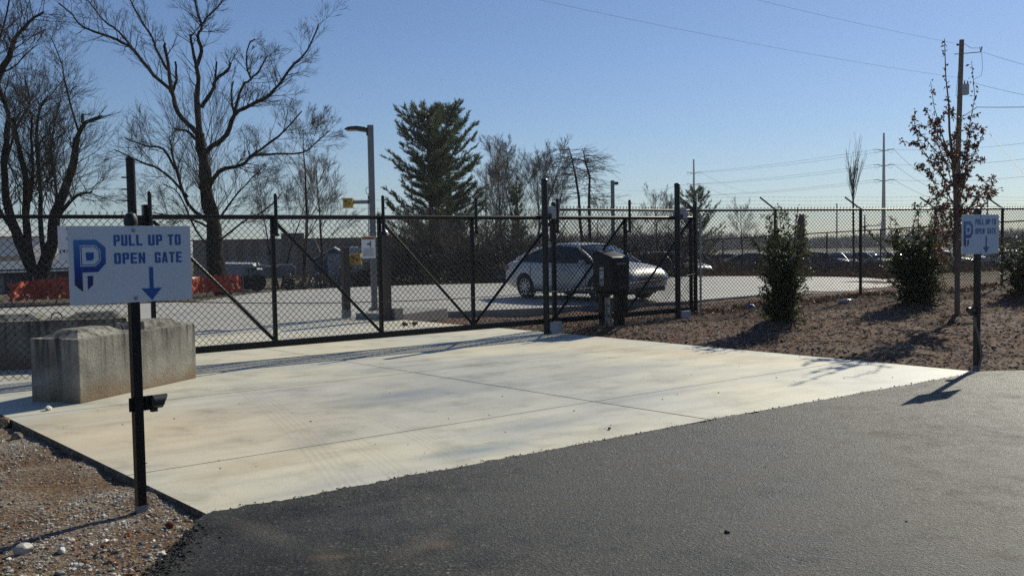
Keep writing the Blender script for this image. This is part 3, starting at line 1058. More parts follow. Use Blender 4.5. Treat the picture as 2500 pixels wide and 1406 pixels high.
# right fence: corner points in plan, real posts with outward arms
ZF = 2.02
def on_depth(px, y):
    p = D(px, 575, y)
    return Vector((p.x, p.y, 0))
fpts = [on_depth(1352, 16.05), on_depth(1697, 18.1), on_depth(1893, 18.7), on_depth(2101, 19.35), on_depth(2284, 20.0), on_depth(2447, 20.65), on_depth(2640, 21.5), on_depth(2850, 22.6)]
fr = thing('chain_link_fence', 'long black chain link fence with leaning barbed wire arms behind the evergreen shrubs', 'fence', (fpts[0].x, fpts[0].y, 0))
base = fpts[0]
for i, p in enumerate(fpts):
    q = p - base
    zb = gz(p.x, p.y)
    b = MB()
    if i > 1:
        b.tube([(q.x, q.y, zb - .1), (q.x, q.y, ZF + .02)], .031, 12)
    else:
        b.tube([(q.x, q.y, zb - .1), (q.x, q.y, ZF + .1)], .04, 12)
        b.lathe([(.043, -.02), (.043, 0), (.03, .02), (.004, .026)], (q.x, q.y, ZF + .1), n=12)
    po = b.build('post', M['black_paint'], fr, True)
    if i > 0:
        b = MB()
        a0 = Vector((q.x, q.y, ZF + .01))
        b.tube([a0, a0 + Vector((-.25, .2, .255))], .017, 8)
        b.build('wire_arm', M['black_paint'], po)
wires = MB()
meshb = MB()
railb = MB()
for i in range(len(fpts) - 1):
    a, c = fpts[i] - base, fpts[i + 1] - base
    d = (c - a)
    L = d.length
    d.normalize()
    railb.tube([(a.x, a.y, ZF), (c.x, c.y, ZF)], .022, 10)
    za, zc = gz(fpts[i].x, fpts[i].y) + .03, gz(fpts[i + 1].x, fpts[i + 1].y) + .03
    tmp = MB()
    zlow = min(za, zc)
    link_mesh(tmp, L, zlow, ZF + .035, y=0, pitch=.078)
    for v in tmp.v:
        meshb.v.append((a.x + d.x * v[0] + d.y * (v[1] - .026), a.y + d.y * v[0] - d.x * (v[1] - .026) * 1.0, v[2]))
    o = len(meshb.v) - len(tmp.v)
    for f in tmp.f:
        meshb.f.append(tuple(k + o for k in f)); meshb.mi.append(0)
    for k, t in enumerate((.35, .66, .97)):
        off = Vector((-.25, .2, .255)) * t
        if i == 0:
            continue
        barbed(wires, Vector((a.x, a.y, ZF + .03)) + off, Vector((c.x, c.y, ZF + .03)) + off, .015, seed=31 + i * 3 + k)
railb.build('top_rail', M['black_paint'], fr, True)
meshb.build('chain_link', M['mesh_wire'], fr)
wires.build('barbed_wire', M['barb'], fr)
b = MB()
q = fpts[1] - base
b.tube([(q.x + .09, q.y - .05, .05), (q.x + .09, q.y - .05, ZF - .05)], .022, 10); b.build('conduit', M['galv'], fr, True)

# far perimeter fence beyond the lot
ff = thing('perimeter_fence', 'far black chain link fence beyond the parking lot, its rail rising to the right', 'fence', (0, 0, 0))
fa = [D(1640, 592, 47), D(1900, 575, 43.5), D(2150, 560.5, 39.5), D(2330, 549.5, 36.5), D(2520, 538, 33.5), D(2700, 527, 31)]
b = MB()
for i in range(len(fa) - 1):
    b.tube([fa[i], fa[i + 1]], .024, 6)
b.build('top_rail', M['black_paint'], ff)
for i in range(len(fa) - 1):
    a, c = fa[i], fa[i + 1]
    L = (c - a).length
    nseg_ = max(1, round(L / 3))
    for k in range(nseg_):
        p = a.lerp(c, k / nseg_)
        b = MB()
        b.tube([(p.x, p.y, p.z - 1.9), (p.x, p.y, p.z)], .03, 6)
        b.build('post', M['black_paint'], ff)
b = MB()
for i in range(len(fa) - 1):
    a, c = fa[i], fa[i + 1]
    d = Vector((c.x - a.x, c.y - a.y, 0)); L = d.length; d.normalize()
    tmp = MB()
    sl = (c.z - a.z) / L
    link_mesh(tmp, L, -1.75, 0, r=.0022, top_knuckles=False, pitch=.13)
    o = len(b.v)
    for v in tmp.v:
        b.v.append((a.x + d.x * v[0], a.y + d.y * v[0] + v[1], a.z + v[2] + sl * v[0]))
    for f in tmp.f:
        b.f.append(tuple(k + o for k in f)); b.mi.append(0)
b.build('chain_link', M['mesh_wire'], ff)
# ------------------------------------------------------------------ lettering
def text_mesh(body, w, h, bold=.0, space=1.0):
    cu = bpy.data.curves.new('lettering', 'FONT')
    cu.body = body
    cu.size = 1
    cu.offset = bold
    cu.space_character = space
    cu.resolution_u = 3
    o = bpy.data.objects.new('lettering', cu)
    COL.objects.link(o)
    dg = bpy.context.evaluated_depsgraph_get()
    me = bpy.data.meshes.new_from_object(o.evaluated_get(dg))
    bpy.data.objects.remove(o)
    vs = [v.co.copy() for v in me.vertices]
    fs = [tuple(p.vertices) for p in me.polygons]
    bpy.data.meshes.remove(me)
    bpy.data.curves.remove(cu)
    x0, x1 = min(v.x for v in vs), max(v.x for v in vs)
    y0, y1 = min(v.y for v in vs), max(v.y for v in vs)
    return [((v.x - x0) / (x1 - x0) * w, (v.y - y0) / (y1 - y0) * h) for v in vs], fs

def put_text(b, body, x, z, w, h, y, bold=.02, space=1.0):
    """text with its lower left corner at (x, z) on a board facing -y"""
    vs, fs = text_mesh(body, w, h, bold, space)
    b.add([(x + u, y, z + v) for u, v in vs], fs)

SX, TY = .37, .165
def _r(x0, z0, x1, z1): return [(x0, z0), (x1, z0), (x1, z1), (x0, z1)]
_OT = [(0, 1 - TY), (1, 1 - TY), (1, .94), (.84, 1), (.16, 1), (0, .94)]
_OB = [(.16, 0), (.84, 0), (1, .06), (1, TY), (0, TY), (0, .06)]
BLOCK = {                                              # heavy condensed capitals, each cut from butted strokes
    'P': [_r(0, 0, SX, 1), [(SX, 1 - TY), (1, 1 - TY), (1, .94), (.84, 1), (SX, 1)], _r(1 - SX, .39 + TY, 1, 1 - TY), [(SX, .39), (.84, .39), (1, .45), (1, .39 + TY), (SX, .39 + TY)]],
    'U': [_r(0, TY, SX, 1), _r(1 - SX, TY, 1, 1), _OB],
    'L': [_r(0, 0, SX, 1), _r(SX, 0, 1, TY)],
    'T': [_r(0, 1 - TY, 1, 1), _r(.5 - SX / 2, 0, .5 + SX / 2, 1 - TY)],
    'O': [_OT, _OB, _r(0, TY, SX, 1 - TY), _r(1 - SX, TY, 1, 1 - TY)],
    'E': [_r(0, 0, SX, 1), _r(SX, 0, 1, TY), _r(SX, .5 - TY / 2, .93, .5 + TY / 2), _r(SX, 1 - TY, 1, 1)],
    'N': [_r(0, 0, .35, 1), _r(.65, 0, 1, 1), [(.35, .60), (.65, 0), (.65, .40), (.35, 1)]],
    'G': [_OT, _OB, _r(0, TY, SX, 1 - TY), _r(1 - SX, .66, 1, 1 - TY), _r(1 - SX, TY, 1, .50), _r(.53, .37, 1 - SX, .50)],
    'A': [[(0, 0), (.34, 0), (.385, .18), (.42, .32), (.5, .76), (.5, 1), (.27, 1)], [(1, 0), (.73, 1), (.5, 1), (.5, .76), (.58, .32), (.615, .18), (.66, 0)], [(.385, .18), (.615, .18), (.58, .32), (.42, .32)]],
}
def block_text(b, body, x, z, w, h, y, gap=.24):
    n = len(body)
    cw_ = w / (n + (n - 1) * gap)
    for k, ch in enumerate(body):
        x0 = x + k * cw_ * (1 + gap)
        for poly in BLOCK[ch]:
            b.add([(x0 + u * cw_, y, z + v * h) for u, v in poly], [tuple(range(len(poly)))])

def flat(b, poly, y):
    b.add([(u, y, v) for u, v in poly], [tuple(range(len(poly)))])

def ring_flat(b, outer, inner, y):
    n = len(outer)
    b.add([(u, y, v) for u, v in outer] + [(u, y, v) for u, v in inner], [(i, (i + 1) % n, n + (i + 1) % n, n + i) for i in range(n)])

def pull_up_sign(label, loc, rz, Wd, Ht, zc, post_w, top_z, xoff, eye_side, lettering_gap, post_rz=0.0):
    """the board is Wd x Ht, centred at height zc; xoff = board centre from the post"""
    t = thing('sign_post', label, 'sign', loc, rz, 'pull up signs either side of the drive')
    pp = MB(); pp.box((0, 0, (top_z - .25) / 2), (post_w, post_w, top_z + .25), post_rz)
    post = pp.build('post', M['black_paint'], t, bevel=.004)
    b = MB(); b.box((0, 0, .02), (post_w + .003, post_w + .003, .05), post_rz); b.build('bare_foot', M['grey_paint'], post)
    b = MB(); b.lathe([(post_w * .55, -.03), (post_w * .74, -.015), (post_w * .72, .02), (post_w * .5, .045), (.004, .055)], (0, 0, top_z), n=16)
    b.build('cap', M['car_trim'], t, True)
    yf = -post_w / 2 - .004
    b = MB(); b.box((xoff, yf - .004, zc), (Wd, .006, Ht)); panel_ = b.build('sign_panel', M['sign_white'], t, bevel=.0015)
    yy = yf - .0085
    X = lambda u: xoff - Wd / 2 + u * Wd           # board fractions, v from the top
    Z = lambda v: zc + Ht / 2 - v * Ht
    b = MB()
    block_text(b, 'PULL', X(.352), Z(.258), Wd * .233, Ht * .142, yy)
    block_text(b, 'UP', X(.635), Z(.258), Wd * .118, Ht * .142, yy)
    block_text(b, 'TO', X(.80), Z(.258), Wd * .112, Ht * .142, yy)
    block_text(b, 'OPEN', X(.352), Z(.492), Wd * .252, Ht * .142, yy)
    block_text(b, 'GATE', X(.685), Z(.492), Wd * .232, Ht * .142, yy)
    b.build('lettering', M['sign_blue'], panel_)
    b = MB()
    cx = .650
    flat(b, [(X(cx - .017), Z(.545)), (X(cx + .017), Z(.545)), (X(cx + .017), Z(.825)), (X(cx + .085), Z(.825)), (X(cx), Z(.985)), (X(cx - .085), Z(.825)), (X(cx - .017), Z(.825))][::-1], yy)
    b.build('arrow', M['sign_blue'], panel_)
    # the letter P emblem: an angular P with an inset outline and two cut legs
    b = MB()
    P = lambda u, v: (X(.04 + u * .245), Z(.175 + v * .655))
    outer = [P(0, 0), P(.70, 0), P(1.0, .15), P(1.0, .46), P(.74, .63), P(.245, .63), P(.245, 1.0), P(0, .87)]
    flat(b, outer[::-1], yy)
    flat(b, [P(.40, .70), P(.58, .70), P(.565, .87), P(.40, .97)][::-1], yy)
    b.build('emblem', M['emblem'], panel_)
    b = MB()
    o1 = [P(.19, .105), P(.66, .105), P(.83, .205), P(.83, .41), P(.67, .515), P(.19, .515)]
    flat(b, o1[::-1], yy - .0006)
    b.build('emblem_inset', M['sign_white'], panel_)
    b = MB()
    o2 = [P(.215, .125), P(.655, .125), P(.805, .212), P(.805, .402), P(.66, .495), P(.215, .495)]
    o3 = [P(.245, .14), P(.642, .14), P(.775, .22), P(.775, .394), P(.648, .48), P(.245, .48)]
    ring_flat(b, o2, o3, yy - .0012)
    flat(b, [P(.37, .245), P(.62, .245), P(.62, .36), P(.55, .405), P(.37, .405)][::-1], yy - .0012)
    b.build('emblem_line', M['sign_blue'], panel_)
    for v in (.055, .945):
        b = MB(); b.lathe([(.013, 0), (.012, .003), (.005, .005)], (0, yf - .007, Z(v)), axis=(0, -1, 0), n=14)
        b.build('screw', M['galv'], panel_, True)
    return t

def photo_eye(t, side, z, pw):
    """hooded sensor on a slotted bracket, clamped through the post"""
    e = MB()
    s = side
    e.box((s * (pw / 2 + .03), -.01, z), (.06, .004, .085))
    e.box((s * (pw / 2 + .016), -.01, z), (.006, .04, .07))
    e.build('sensor_bracket', M['black_paint'], t, bevel=.001)
    e = MB(); e.box((-s * (pw / 2 + .012), -.01, z), (.03, .004, .08)); e.build('clamp_plate', M['black_paint'], t, bevel=.001)
    b = MB()
    n = 16
    # body: a short barrel, hood sloping back
    c = Vector((s * (pw / 2 + .055), -.012, z))
    b.lathe([(.026, -.01), (.036, 0), (.038, .055), (.034, .06)], c, axis=(s, 0, 0), n=n)
    pts = []
    hood = MB()
    rad = .0415
    arc = [math.radians(a) for a in range(-25, 206, 15)]
    v0, v1 = [], []
    for a in arc:
        y, zz = rad * math.cos(a), rad * math.sin(a)
        v0.append((c.x + s * .0, c.y + y, c.z + zz))
        v1.append((c.x + s * (.06 + .03 * max(0, math.sin(a))), c.y + y, c.z + zz))
    k = len(arc)
    b.add(v0 + v1, [(i, i + 1, k + i + 1, k + i) for i in range(k - 1)])
    b.box((c.x + s * .01, c.y, c.z - .045), (.035, .03, .02))
    b.build('sensor', M['car_trim'], t, True)

p1 = GT(345, 1250)
POST_W1 = .052
rz1 = math.radians(90 - 46)
sgn1 = pull_up_sign('white PULL UP TO OPEN GATE sign on black post in the gravel, nearest the camera', (p1.x, p1.y, p1.z), rz1, .70, .425, 0, POST_W1, 1.70, .0, 1, True) if False else None
def sign_heights(p, ytop, ybot, px):
    return D(px, ytop, p.y).z - p.z, D(px, ybot, p.y).z - p.z
zt, zb_ = sign_heights(p1, 552, 737, 320)
pc = D(318, 645, p1.y)
sgn1 = pull_up_sign('white PULL UP TO OPEN GATE sign on black post in gravel before the block', (p1.x, p1.y, p1.z), rz1,
                    .70, zt - zb_, (zt + zb_) / 2, POST_W1, zt + .025, -.012, 1, True, 0)
photo_eye(sgn1, 1, D(375, 985, p1.y).z - p1.z, POST_W1)
p2 = GT(2384, 902)
zt, zb_ = sign_heights(p2, 524, 620, 2387)
sgn2 = pull_up_sign('white PULL UP TO OPEN GATE sign on black post at far corner by mulch', (p2.x, p2.y, p2.z), math.radians(90 - 62),
                    .62, zt - zb_, (zt + zb_) / 2, .054, zt + .025, .0, 1, True, 0)
photo_eye(sgn2, -1, D(2366, 758, p2.y).z - p2.z, .054)
zs = D(2366, 770, p2.y).z - p2.z
b = MB()
b.tube([(-.075, -.03, zs - .02), (-.07, -.035, zs - .12), (-.045, -.05, zs * .68), (-.01, -.06, zs * .42), (.0, -.06, zs * .25), (-.03, -.06, zs * .10), (-.10, -.05, -.02)], .012, 8)
b.build('conduit', M['mid_grey'], sgn2, True)

# small white sign on the left fence, partly hidden by the big one
sA, zA = gate_s(140, 552, .05)
sB, zB2 = gate_s(143, 637, .05)
ws = thing('fence_sign', 'small white notice wired to the fence behind the larger blue and white sign', 'sign', sn(sA, .05), GROT)
hs = zA - zB2
b = MB(); b.box((.31, 0, zA - hs / 2), (.62, .004, hs)); pn = b.build('sign_panel', M['sign_white'], ws)
b = MB()
def fx(px, py): return gate_s(px, py, .05)
for ch, x0, y0, x1, y1 in (('A', 160.5, 563, 168, 553), ('E', 163, 587, 168, 578)):
    a, c = fx(x0, y0), fx(x1, y1)
    put_text(b, ch, a[0] - sA, a[1], max(.03, c[0] - a[0]), c[1] - a[1], -.0035, .01)
a, c = fx(145.5, 620), fx(170, 609)
put_text(b, '(47', a[0] - sA, a[1], c[0] - a[0], c[1] - a[1], -.0035, .012)
b.build('lettering', M['ink'], pn)

# warning notice hung on the gate
sW, zW = gate_s(882, 577, .07)
sW2, zW2 = gate_s(917, 630, .07)
wg = thing('warning_sign', 'white warning notice with orange header hung on the sliding gate', 'sign', sn(sW, .07), GROT)
ww, wh = sW2 - sW, zW - zW2
b = MB(); b.box((ww / 2, 0, zW - wh / 2), (ww, .003, wh)); pn = b.build('sign_panel', M['sign_white'], wg)
b = MB(); flat(b, [(ww * .04, zW - wh * .15), (ww * .96, zW - wh * .15), (ww * .96, zW - wh * .03), (ww * .04, zW - wh * .03)], -.003); b.build('header_band', M['orange_red'], pn)
b = MB()
put_text(b, 'WARNING', ww * .26, zW - wh * .125, ww * .62, wh * .07, -.0036, .02)
flat(b, [(ww * .10, zW - wh * .13), (ww * .22, zW - wh * .13), (ww * .16, zW - wh * .05)], -.0036)
b.build('lettering', M['ink'], pn)
b = MB()
zz = zW - wh * .36
flat(b, [(ww * .62, zz - wh * .12), (ww * .68, zz - wh * .12), (ww * .68, zz + wh * .13), (ww * .62, zz + wh * .13)], -.003)
flat(b, [(ww * .40, zz - wh * .045), (ww * .60, zz - wh * .03), (ww * .60, zz + wh * .03), (ww * .40, zz + wh * .03)], -.003)
for a in (-1.0, -.5, .55, 1.05):
    c_, s_ = math.cos(a), math.sin(a)
    flat(b, [(ww * .55, zz - .004), (ww * .55 + .05 * c_ * .6, zz + .07 * s_ - .004), (ww * .55 + .05 * c_ * .6, zz + .07 * s_ + .006), (ww * .55, zz + .004)], -.0034)
b.build('pictogram', M['ink'], pn)
b = MB()
for k in range(8):
    z = zW - wh * (.565 + k * .048)
    x1 = ww * (.92 if k % 3 else .80)
    flat(b, [(ww * .10, z), (x1, z), (x1, z + wh * .018), (ww * .10, z + wh * .018)], -.003)
b.build('small_print', M['mid_grey'], pn)

# ------------------------------------------------------------------ concrete blocks
def roughen(o, amt, seed):
    me = o.data
    bm = bmesh.new()
    bm.from_mesh(me)
    bmesh.ops.subdivide_edges(bm, edges=[e for e in bm.edges if e.calc_length() > .12], cuts=4, use_grid_fill=True)
    bmesh.ops.triangulate(bm, faces=[f for f in bm.faces if len(f.verts) > 4])
    for v in bm.verts:
        p = v.co + Vector((seed * 7.1, 0, 0))
        v.co += v.normal * (noise.noise(p * 3.1) * amt + noise.noise(p * 11) * amt * .5)
    bm.to_mesh(me)
    bm.free()

def make_block(label, loc, rz, L=1.8, Wd=.60, Hh=.60, seed=1):
    t = thing('concrete_block', label, 'concrete block', loc, rz, 'interlocking concrete blocks')
    b = MB()
    # plan outline with an upright keyway in each end
    hw, g = Wd / 2, .085
    poly = [(-L / 2, -hw), (L / 2, -hw), (L / 2, -g), (L / 2 - .06, -g * .55), (L / 2 - .06, g * .55), (L / 2, g), (L / 2, hw),
            (-L / 2, hw), (-L / 2, g), (-L / 2 + .06, g * .55), (-L / 2 + .06, -g * .55), (-L / 2, -g)]
    b.prism(poly, (1, 0, 0), (0, 1, 0), (0, 0, 1), (0, 0, 0), Hh)
    body = b.build('block_body', M['block'], t, bevel=.012)
    roughen(body, .006, seed)
    b = MB()
    for x0, x1 in ((-L / 2 + .06, -.13), (.13, L / 2 - .06)):          # the two raised keys on top
        kw, kh = .235, .075
        vs = [(x0, -kw, Hh), (x1, -kw, Hh), (x1, kw, Hh), (x0, kw, Hh), (x0 + .13, -kw * .5, Hh + kh), (x1 - .13, -kw * .5, Hh + kh), (x1 - .13, kw * .5, Hh + kh), (x0 + .13, kw * .5, Hh + kh)]
        vs = [(x, y, z - .004 if z == Hh else z) for x, y, z in vs]
        b.add(vs, [(4, 5, 6, 7), (0, 1, 5, 4), (1, 2, 6, 5), (2, 3, 7, 6), (3, 0, 4, 7)])
    ks = b.build('top_key', M['block'], t, bevel=.006)
    roughen(ks, .004, seed + 5)
    b = MB()
    pts = [(.07 * math.cos(a), 0, Hh - .01 + .085 * math.sin(a)) for a in [math.pi * k / 10 for k in range(11)]]
    b.tube(pts, .008, 8)
    b.build('lifting_loop', M['cable'], t, True)
    return t
A, B_, C_ = G(197, 985), G(480, 922), G(72, 978)
dA = (B_ - A).normalized()
ang = math.atan2(dA.y, dA.x)
Lb = (B_ - A).length
wid = (C_ - A).length
ndir = Vector((-dA.y, dA.x, 0))
cb = A + dA * Lb / 2 + ndir * .30
make_block('pale stained concrete block with lifting loop, on the drive in front of the fence', (cb.x, cb.y, 0), ang, L=Lb, Wd=.60, Hh=.62, seed=2)
q0, q1 = G(-60, 906), G(312, 890)
d2 = (q1 - q0).normalized()
c2 = (q0 + q1) / 2 + Vector((-d2.y, d2.x, 0)) * .3
make_block('dark concrete block with lifting loop, behind the chain link fence at left', (c2.x, c2.y, 0), math.atan2(d2.y, d2.x), L=(q1 - q0).length, Hh=.60, seed=9)

# ------------------------------------------------------------------ gate operator
po = GT(1497, 796)
op = thing('gate_operator', 'charcoal gate operator cabinet on black pedestal legs, standing in the mulch beside the gate', 'gate operator', (po.x, po.y, po.z), GROT)
zb0 = D(1500, 713, po.y).z - po.z
zt0 = D(1500, 612, po.y).z - po.z
hh = zt0 - zb0
# cabinet: x along the gate (0.40), y across (0.50); top slopes down towards the road (-y)
cw, cd = .375, .48
b = MB()
prof = [(-cd / 2 + .015, zb0), (cd / 2, zb0), (cd / 2, zb0 + hh), (cd / 2 - .10, zb0 + hh + .005), (-cd / 2 + .02, zb0 + hh - .10), (-cd / 2, zb0 + hh - .13)]
x0 = .08
b.prism(prof, (0, 1, 0), (0, 0, 1), (1, 0, 0), (x0 - cw / 2, .12, 0), cw)
b.build('cabinet', M['op_plastic'], op, True, bevel=.018)
b = MB(); b.box((x0 - .03, .12, zb0 - .02), (cw + .10, cd + .06, .03)); b.build('base_plate', M['black_paint'], op, bevel=.003)
for yy in (-.06, .30):
    b = MB(); b.box((x0, yy, (zb0 - .035 - .1) / 2), (.16, .10, zb0 - .035 + .1)); b.build('leg', M['black_paint'], op, bevel=.006)
b = MB()
b.box((x0 - .06, .12, (zb0 - .06) / 2 - .04), (.012, .12, zb0 - .05))
b.box((x0 - .075, .065, (zb0 - .06) / 2 - .04), (.03, .012, zb0 - .05))
b.box((x0 - .075, .175, (zb0 - .06) / 2 - .04), (.03, .012, zb0 - .05))
ch = b.build('channel', M['galv'], op)
b = MB()
for z in (.16, .32, .48):
    b.lathe([(.02, 0), (.02, .002)], (x0 - .067, .12, z), axis=(-1, 0, 0), n=12)
b.build('bolt_hole', M['ink'], ch)
yl = .12
fx0 = x0 - cw / 2 - .0015
b = MB()
b.add([(fx0, yl - .02, zb0 + hh * .16), (fx0, yl - .02, zb0 + hh * .60), (fx0, yl + .075, zb0 + hh * .60), (fx0, yl + .075, zb0 + hh * .16)], [(0, 1, 2, 3)])
st = b.build('instruction_sticker', M['op_label'], op)
b = MB()
for z0, z1 in ((.44, .455), (.50, .56), (.24, .33), (.18, .22)):
    b.add([(fx0 - .001, yl - .012, zb0 + hh * z0), (fx0 - .001, yl - .012, zb0 + hh * z1), (fx0 - .001, yl + .067, zb0 + hh * z1), (fx0 - .001, yl + .067, zb0 + hh * z0)], [(0, 1, 2, 3)])
b.build('print', M['mid_grey'], st)
fy = .12 - cd / 2
b = MB()
b.box((x0, fy + .004, zb0 + hh * .685), (.20, .012, .035)); b.build('nameplate', M['mid_grey'], op, bevel=.002)
b = MB()
b.box((x0 + .02, fy + .012, zb0 + hh * .115), (.12, .012, .012)); b.box((x0 + .09, fy + .012, zb0 + hh * .085), (.03, .012, .014)); b.build('badge', M['mid_grey'], op)

# ------------------------------------------------------------------ lamp pole, bollards, island
pl = G(915, 771)
lp = thing('light_pole', 'grey square light pole with one lamp arm and two yellow boxes, behind the gate', 'light pole', (pl.x, pl.y, 0))
ztop = D(906, 306, pl.y).z
b = MB(); b.box((0, 0, ztop / 2 + .05), (.115, .115, ztop - .1), .3); b.build('pole', M['grey_paint'], lp, bevel=.008)
b = MB(); b.box((0, 0, .115), (.24, .24, .03), .3)
for sx in (-1, 1):
    for sy in (-1, 1):
        b.lathe([(.012, 0), (.012, .05)], (sx * .085, sy * .085, .13), n=8)
b.build('base_plate', M['grey_paint'], lp)
def LX(px, py):
    q = D(px, py, pl.y)
    return q.x - pl.x, q.z
b = MB()
hx0, hz0 = LX(842, 317); hx1, hz1 = LX(897, 316)
prof = [(hx0, hz0), (hx0 + .08, hz0 + .045), (hx0 + .25, hz0 + .06), (hx1 - .02, hz1 + .03), (hx1, hz1 - .005), (hx1 - .05, hz1 - .05), (hx0 + .22, hz0 - .018), (hx0 + .02, hz0 - .012)]
b.prism(prof, (1, 0, 0), (0, 0, 1), (0, 1, 0), (0, -.14, 0), .28)
hd = b.build('lamp_head', M['dark_metal'], lp, bevel=.01)
b = MB(); b.box(((hx0 + hx1) / 2 - .06, 0, hz0 - .022), (.26, .2, .006)); b.build('lens', M['lens'], hd)
b = MB(); b.box((hx1 + .03, 0, hz1 - .02), (.10, .07, .07)); b.box((-.065, 0, hz1 - .05), (.03, .1, .16)); b.build('lamp_arm', M['dark_metal'], lp, bevel=.006)
def yellow_box(px0, py0, px1, py1, armpy, y):
    x0, z0 = LX(px0, py1); x1, z1 = LX(px1, py0)
    w, h = x1 - x0, z1 - z0
    b = MB()
    b.box(((x0 + x1) / 2, y, (z0 + z1) / 2 - h * .06), (w, .16, h * .88)); b.box(((x0 + x1) / 2 - w * .06, y - .01, z1 - h * .06), (w * 1.16, .2, h * .12))
    bx = b.build('camera_box', M['yellow'], lp, bevel=.006)
    b = MB()
    b.box((x0 + w * .30, y - .083, z0 + h * .66), (w * .3, .012, h * .14)); b.box((x0 + w * .66, y - .083, z0 + h * .44), (w * .14, .012, h * .22))
    b.build('camera_port', M['ink'], bx)
    b = MB()
    b.box((x0 + w * .30, y - .083, z0 + h * .30), (w * .22, .012, h * .34)); b.build('vent', M['orange_red'], bx)
    b = MB()
    xa, za = LX(px1, armpy)
    b.bar((x1 - .01, 0, za), (-.05, 0, za), .05, .07); b.build('box_arm', M['grey_paint'], lp)
yellow_box(839, 484, 862, 508, 494, 0)
yellow_box(856, 619, 882, 646, 632, -.02)
b = MB(); b.tube([LX(901, 575)[0:1] + (-.03,) + LX(901, 575)[1:], LX(899, 478)[0:1] + (-.03,) + LX(899, 478)[1:]], .008, 6)
lx, lz = LX(899, 466)
b.tube([(lx + .045 * math.cos(a), -.03, lz + .07 * math.sin(a)) for a in [2 * math.pi * k / 14 for k in range(15)]], .006, 6)
b.tube([(lx, -.03, lz - .07), (lx + .03, -.03, lz - .3)], .006, 6)
b.build('cable', M['cable'], lp)

isl = MB()
ia, ib_ = G(868, 779), G(985, 781)
dI = (ib_ - ia).normalized(); nI = Vector((-dI.y, dI.x, 0))
poly = [ia, ib_, ib_ + nI * 1.6 + dI * .2, ia + nI * 1.6 + dI * .1]
isl.add([Vector((p.x, p.y, .12)) for p in poly] + [Vector((p.x, p.y, -.1)) for p in poly], [(0, 1, 2, 3), (0, 4, 5, 1), (1, 5, 6, 2), (2, 6, 7, 3), (3, 7, 4, 0)])
io = isl.build('island_kerb', M['kerb'], fix=True, bevel=.02)
tag(io, kind='structure')
def bollard(label, px, pyb, pyt, wpx, sleeve, dome):
    p = G(px, pyb)
    w = wpx * p.y / F0
    t = thing('bollard', label, 'bollard', (p.x, p.y, 0), .6, 'thick brown bollards by the light pole')
    top = D(px, pyt, p.y).z
    b = MB(); b.box((0, 0, top / 2 + (.08 if sleeve else .0)), (w * .74, w * .74, top - (.16 if sleeve else 0))); b.build('post', M['bollard'], t, bevel=.02)
    if sleeve:
        b = MB(); b.box((0, 0, .08), (w * .8, w * .8, .16)); b.build('footing', M['kerb'], t, bevel=.012)
    if dome:
        b = MB(); b.lathe([(w * .36, 0), (w * .33, .05), (w * .2, .09), (.01, .105)], (0, 0, top), n=14); b.build('cap', M['galv'], t, True)
bollard('left thick brown bollard with a concrete footing, beside the lower yellow box', 846, 775, 603, 23, True, False)
bollard('right thick brown bollard with a pale domed cap, beside the light pole', 944, 781, 574, 27, False, True)
cbp = G(973, 781)
t = thing('kerb_block', 'small grey concrete kerb block lying beside the right bollard', 'concrete block', (cbp.x, cbp.y, 0), .5)
b = MB(); b.box((0, .1, .115), (.16, .3, .23)); o = b.build('block_body', M['kerb'], t, bevel=.015)
roughen(o, .006, 3)
cl = G(1000, 795)
b = MB(); rc = random.Random(8)
for k in range(9):
    b.blob((cl.x + rc.uniform(-.12, .12), cl.y + rc.uniform(-.05, .05), .02 + rc.uniform(0, .025)), rc.uniform(.02, .05), 2, .3, rc, (1, 1, .7))
o = b.build('dirt_clod', M['clay_clod'])
tag(o, 'brown clod of earth lying on the concrete just behind the gate', 'clod')
# ------------------------------------------------------------------ cars
def bool_cut(o, cutters):
    for c in cutters:
        md = o.modifiers.new('cut', 'BOOLEAN')
        md.operation = 'DIFFERENCE'
        md.object = c
        md.solver = 'EXACT'
    dg = bpy.context.evaluated_depsgraph_get()
    me = bpy.data.meshes.new_from_object(o.evaluated_get(dg))
    o.modifiers.clear()
    old = o.data
    o.data = me
    for c in cutters:
        bpy.data.objects.remove(c)

CX = [-2.36, -2.30, -2.10, -1.75, -1.35, -0.9, -.4, .1, .6, 1.0, 1.35, 1.7, 2.0, 2.2, 2.32, 2.37]
def lin(xs, ys, x):
    return float(np.interp(x, xs, ys))
kx = [-2.36, -2.30, -2.10, -1.6, -1.0, 0, .8, 1.2, 1.7, 2.05, 2.25, 2.37]
kw = [.66, .78, .86, .90, .905, .905, .90, .895, .875, .83, .76, .58]
kb_ = [.46, .34, .26, .20, .19, .19, .19, .19, .20, .22, .25, .34]
ks_ = [.76, .90, .95, .96, .95, .93, .92, .91, .86, .80, .72, .58]
kt_ = [.82, 1.01, 1.07, 1.08, 1.03, 1.0, 1.0, 1.0, .95, .88, .79, .62]
rx = [-1.84, -1.46, -1.08, -.58, -.1, .25, .5, .85, 1.30]
rzv = [1.05, 1.235, 1.37, 1.448, 1.462, 1.445, 1.395, 1.24, .96]
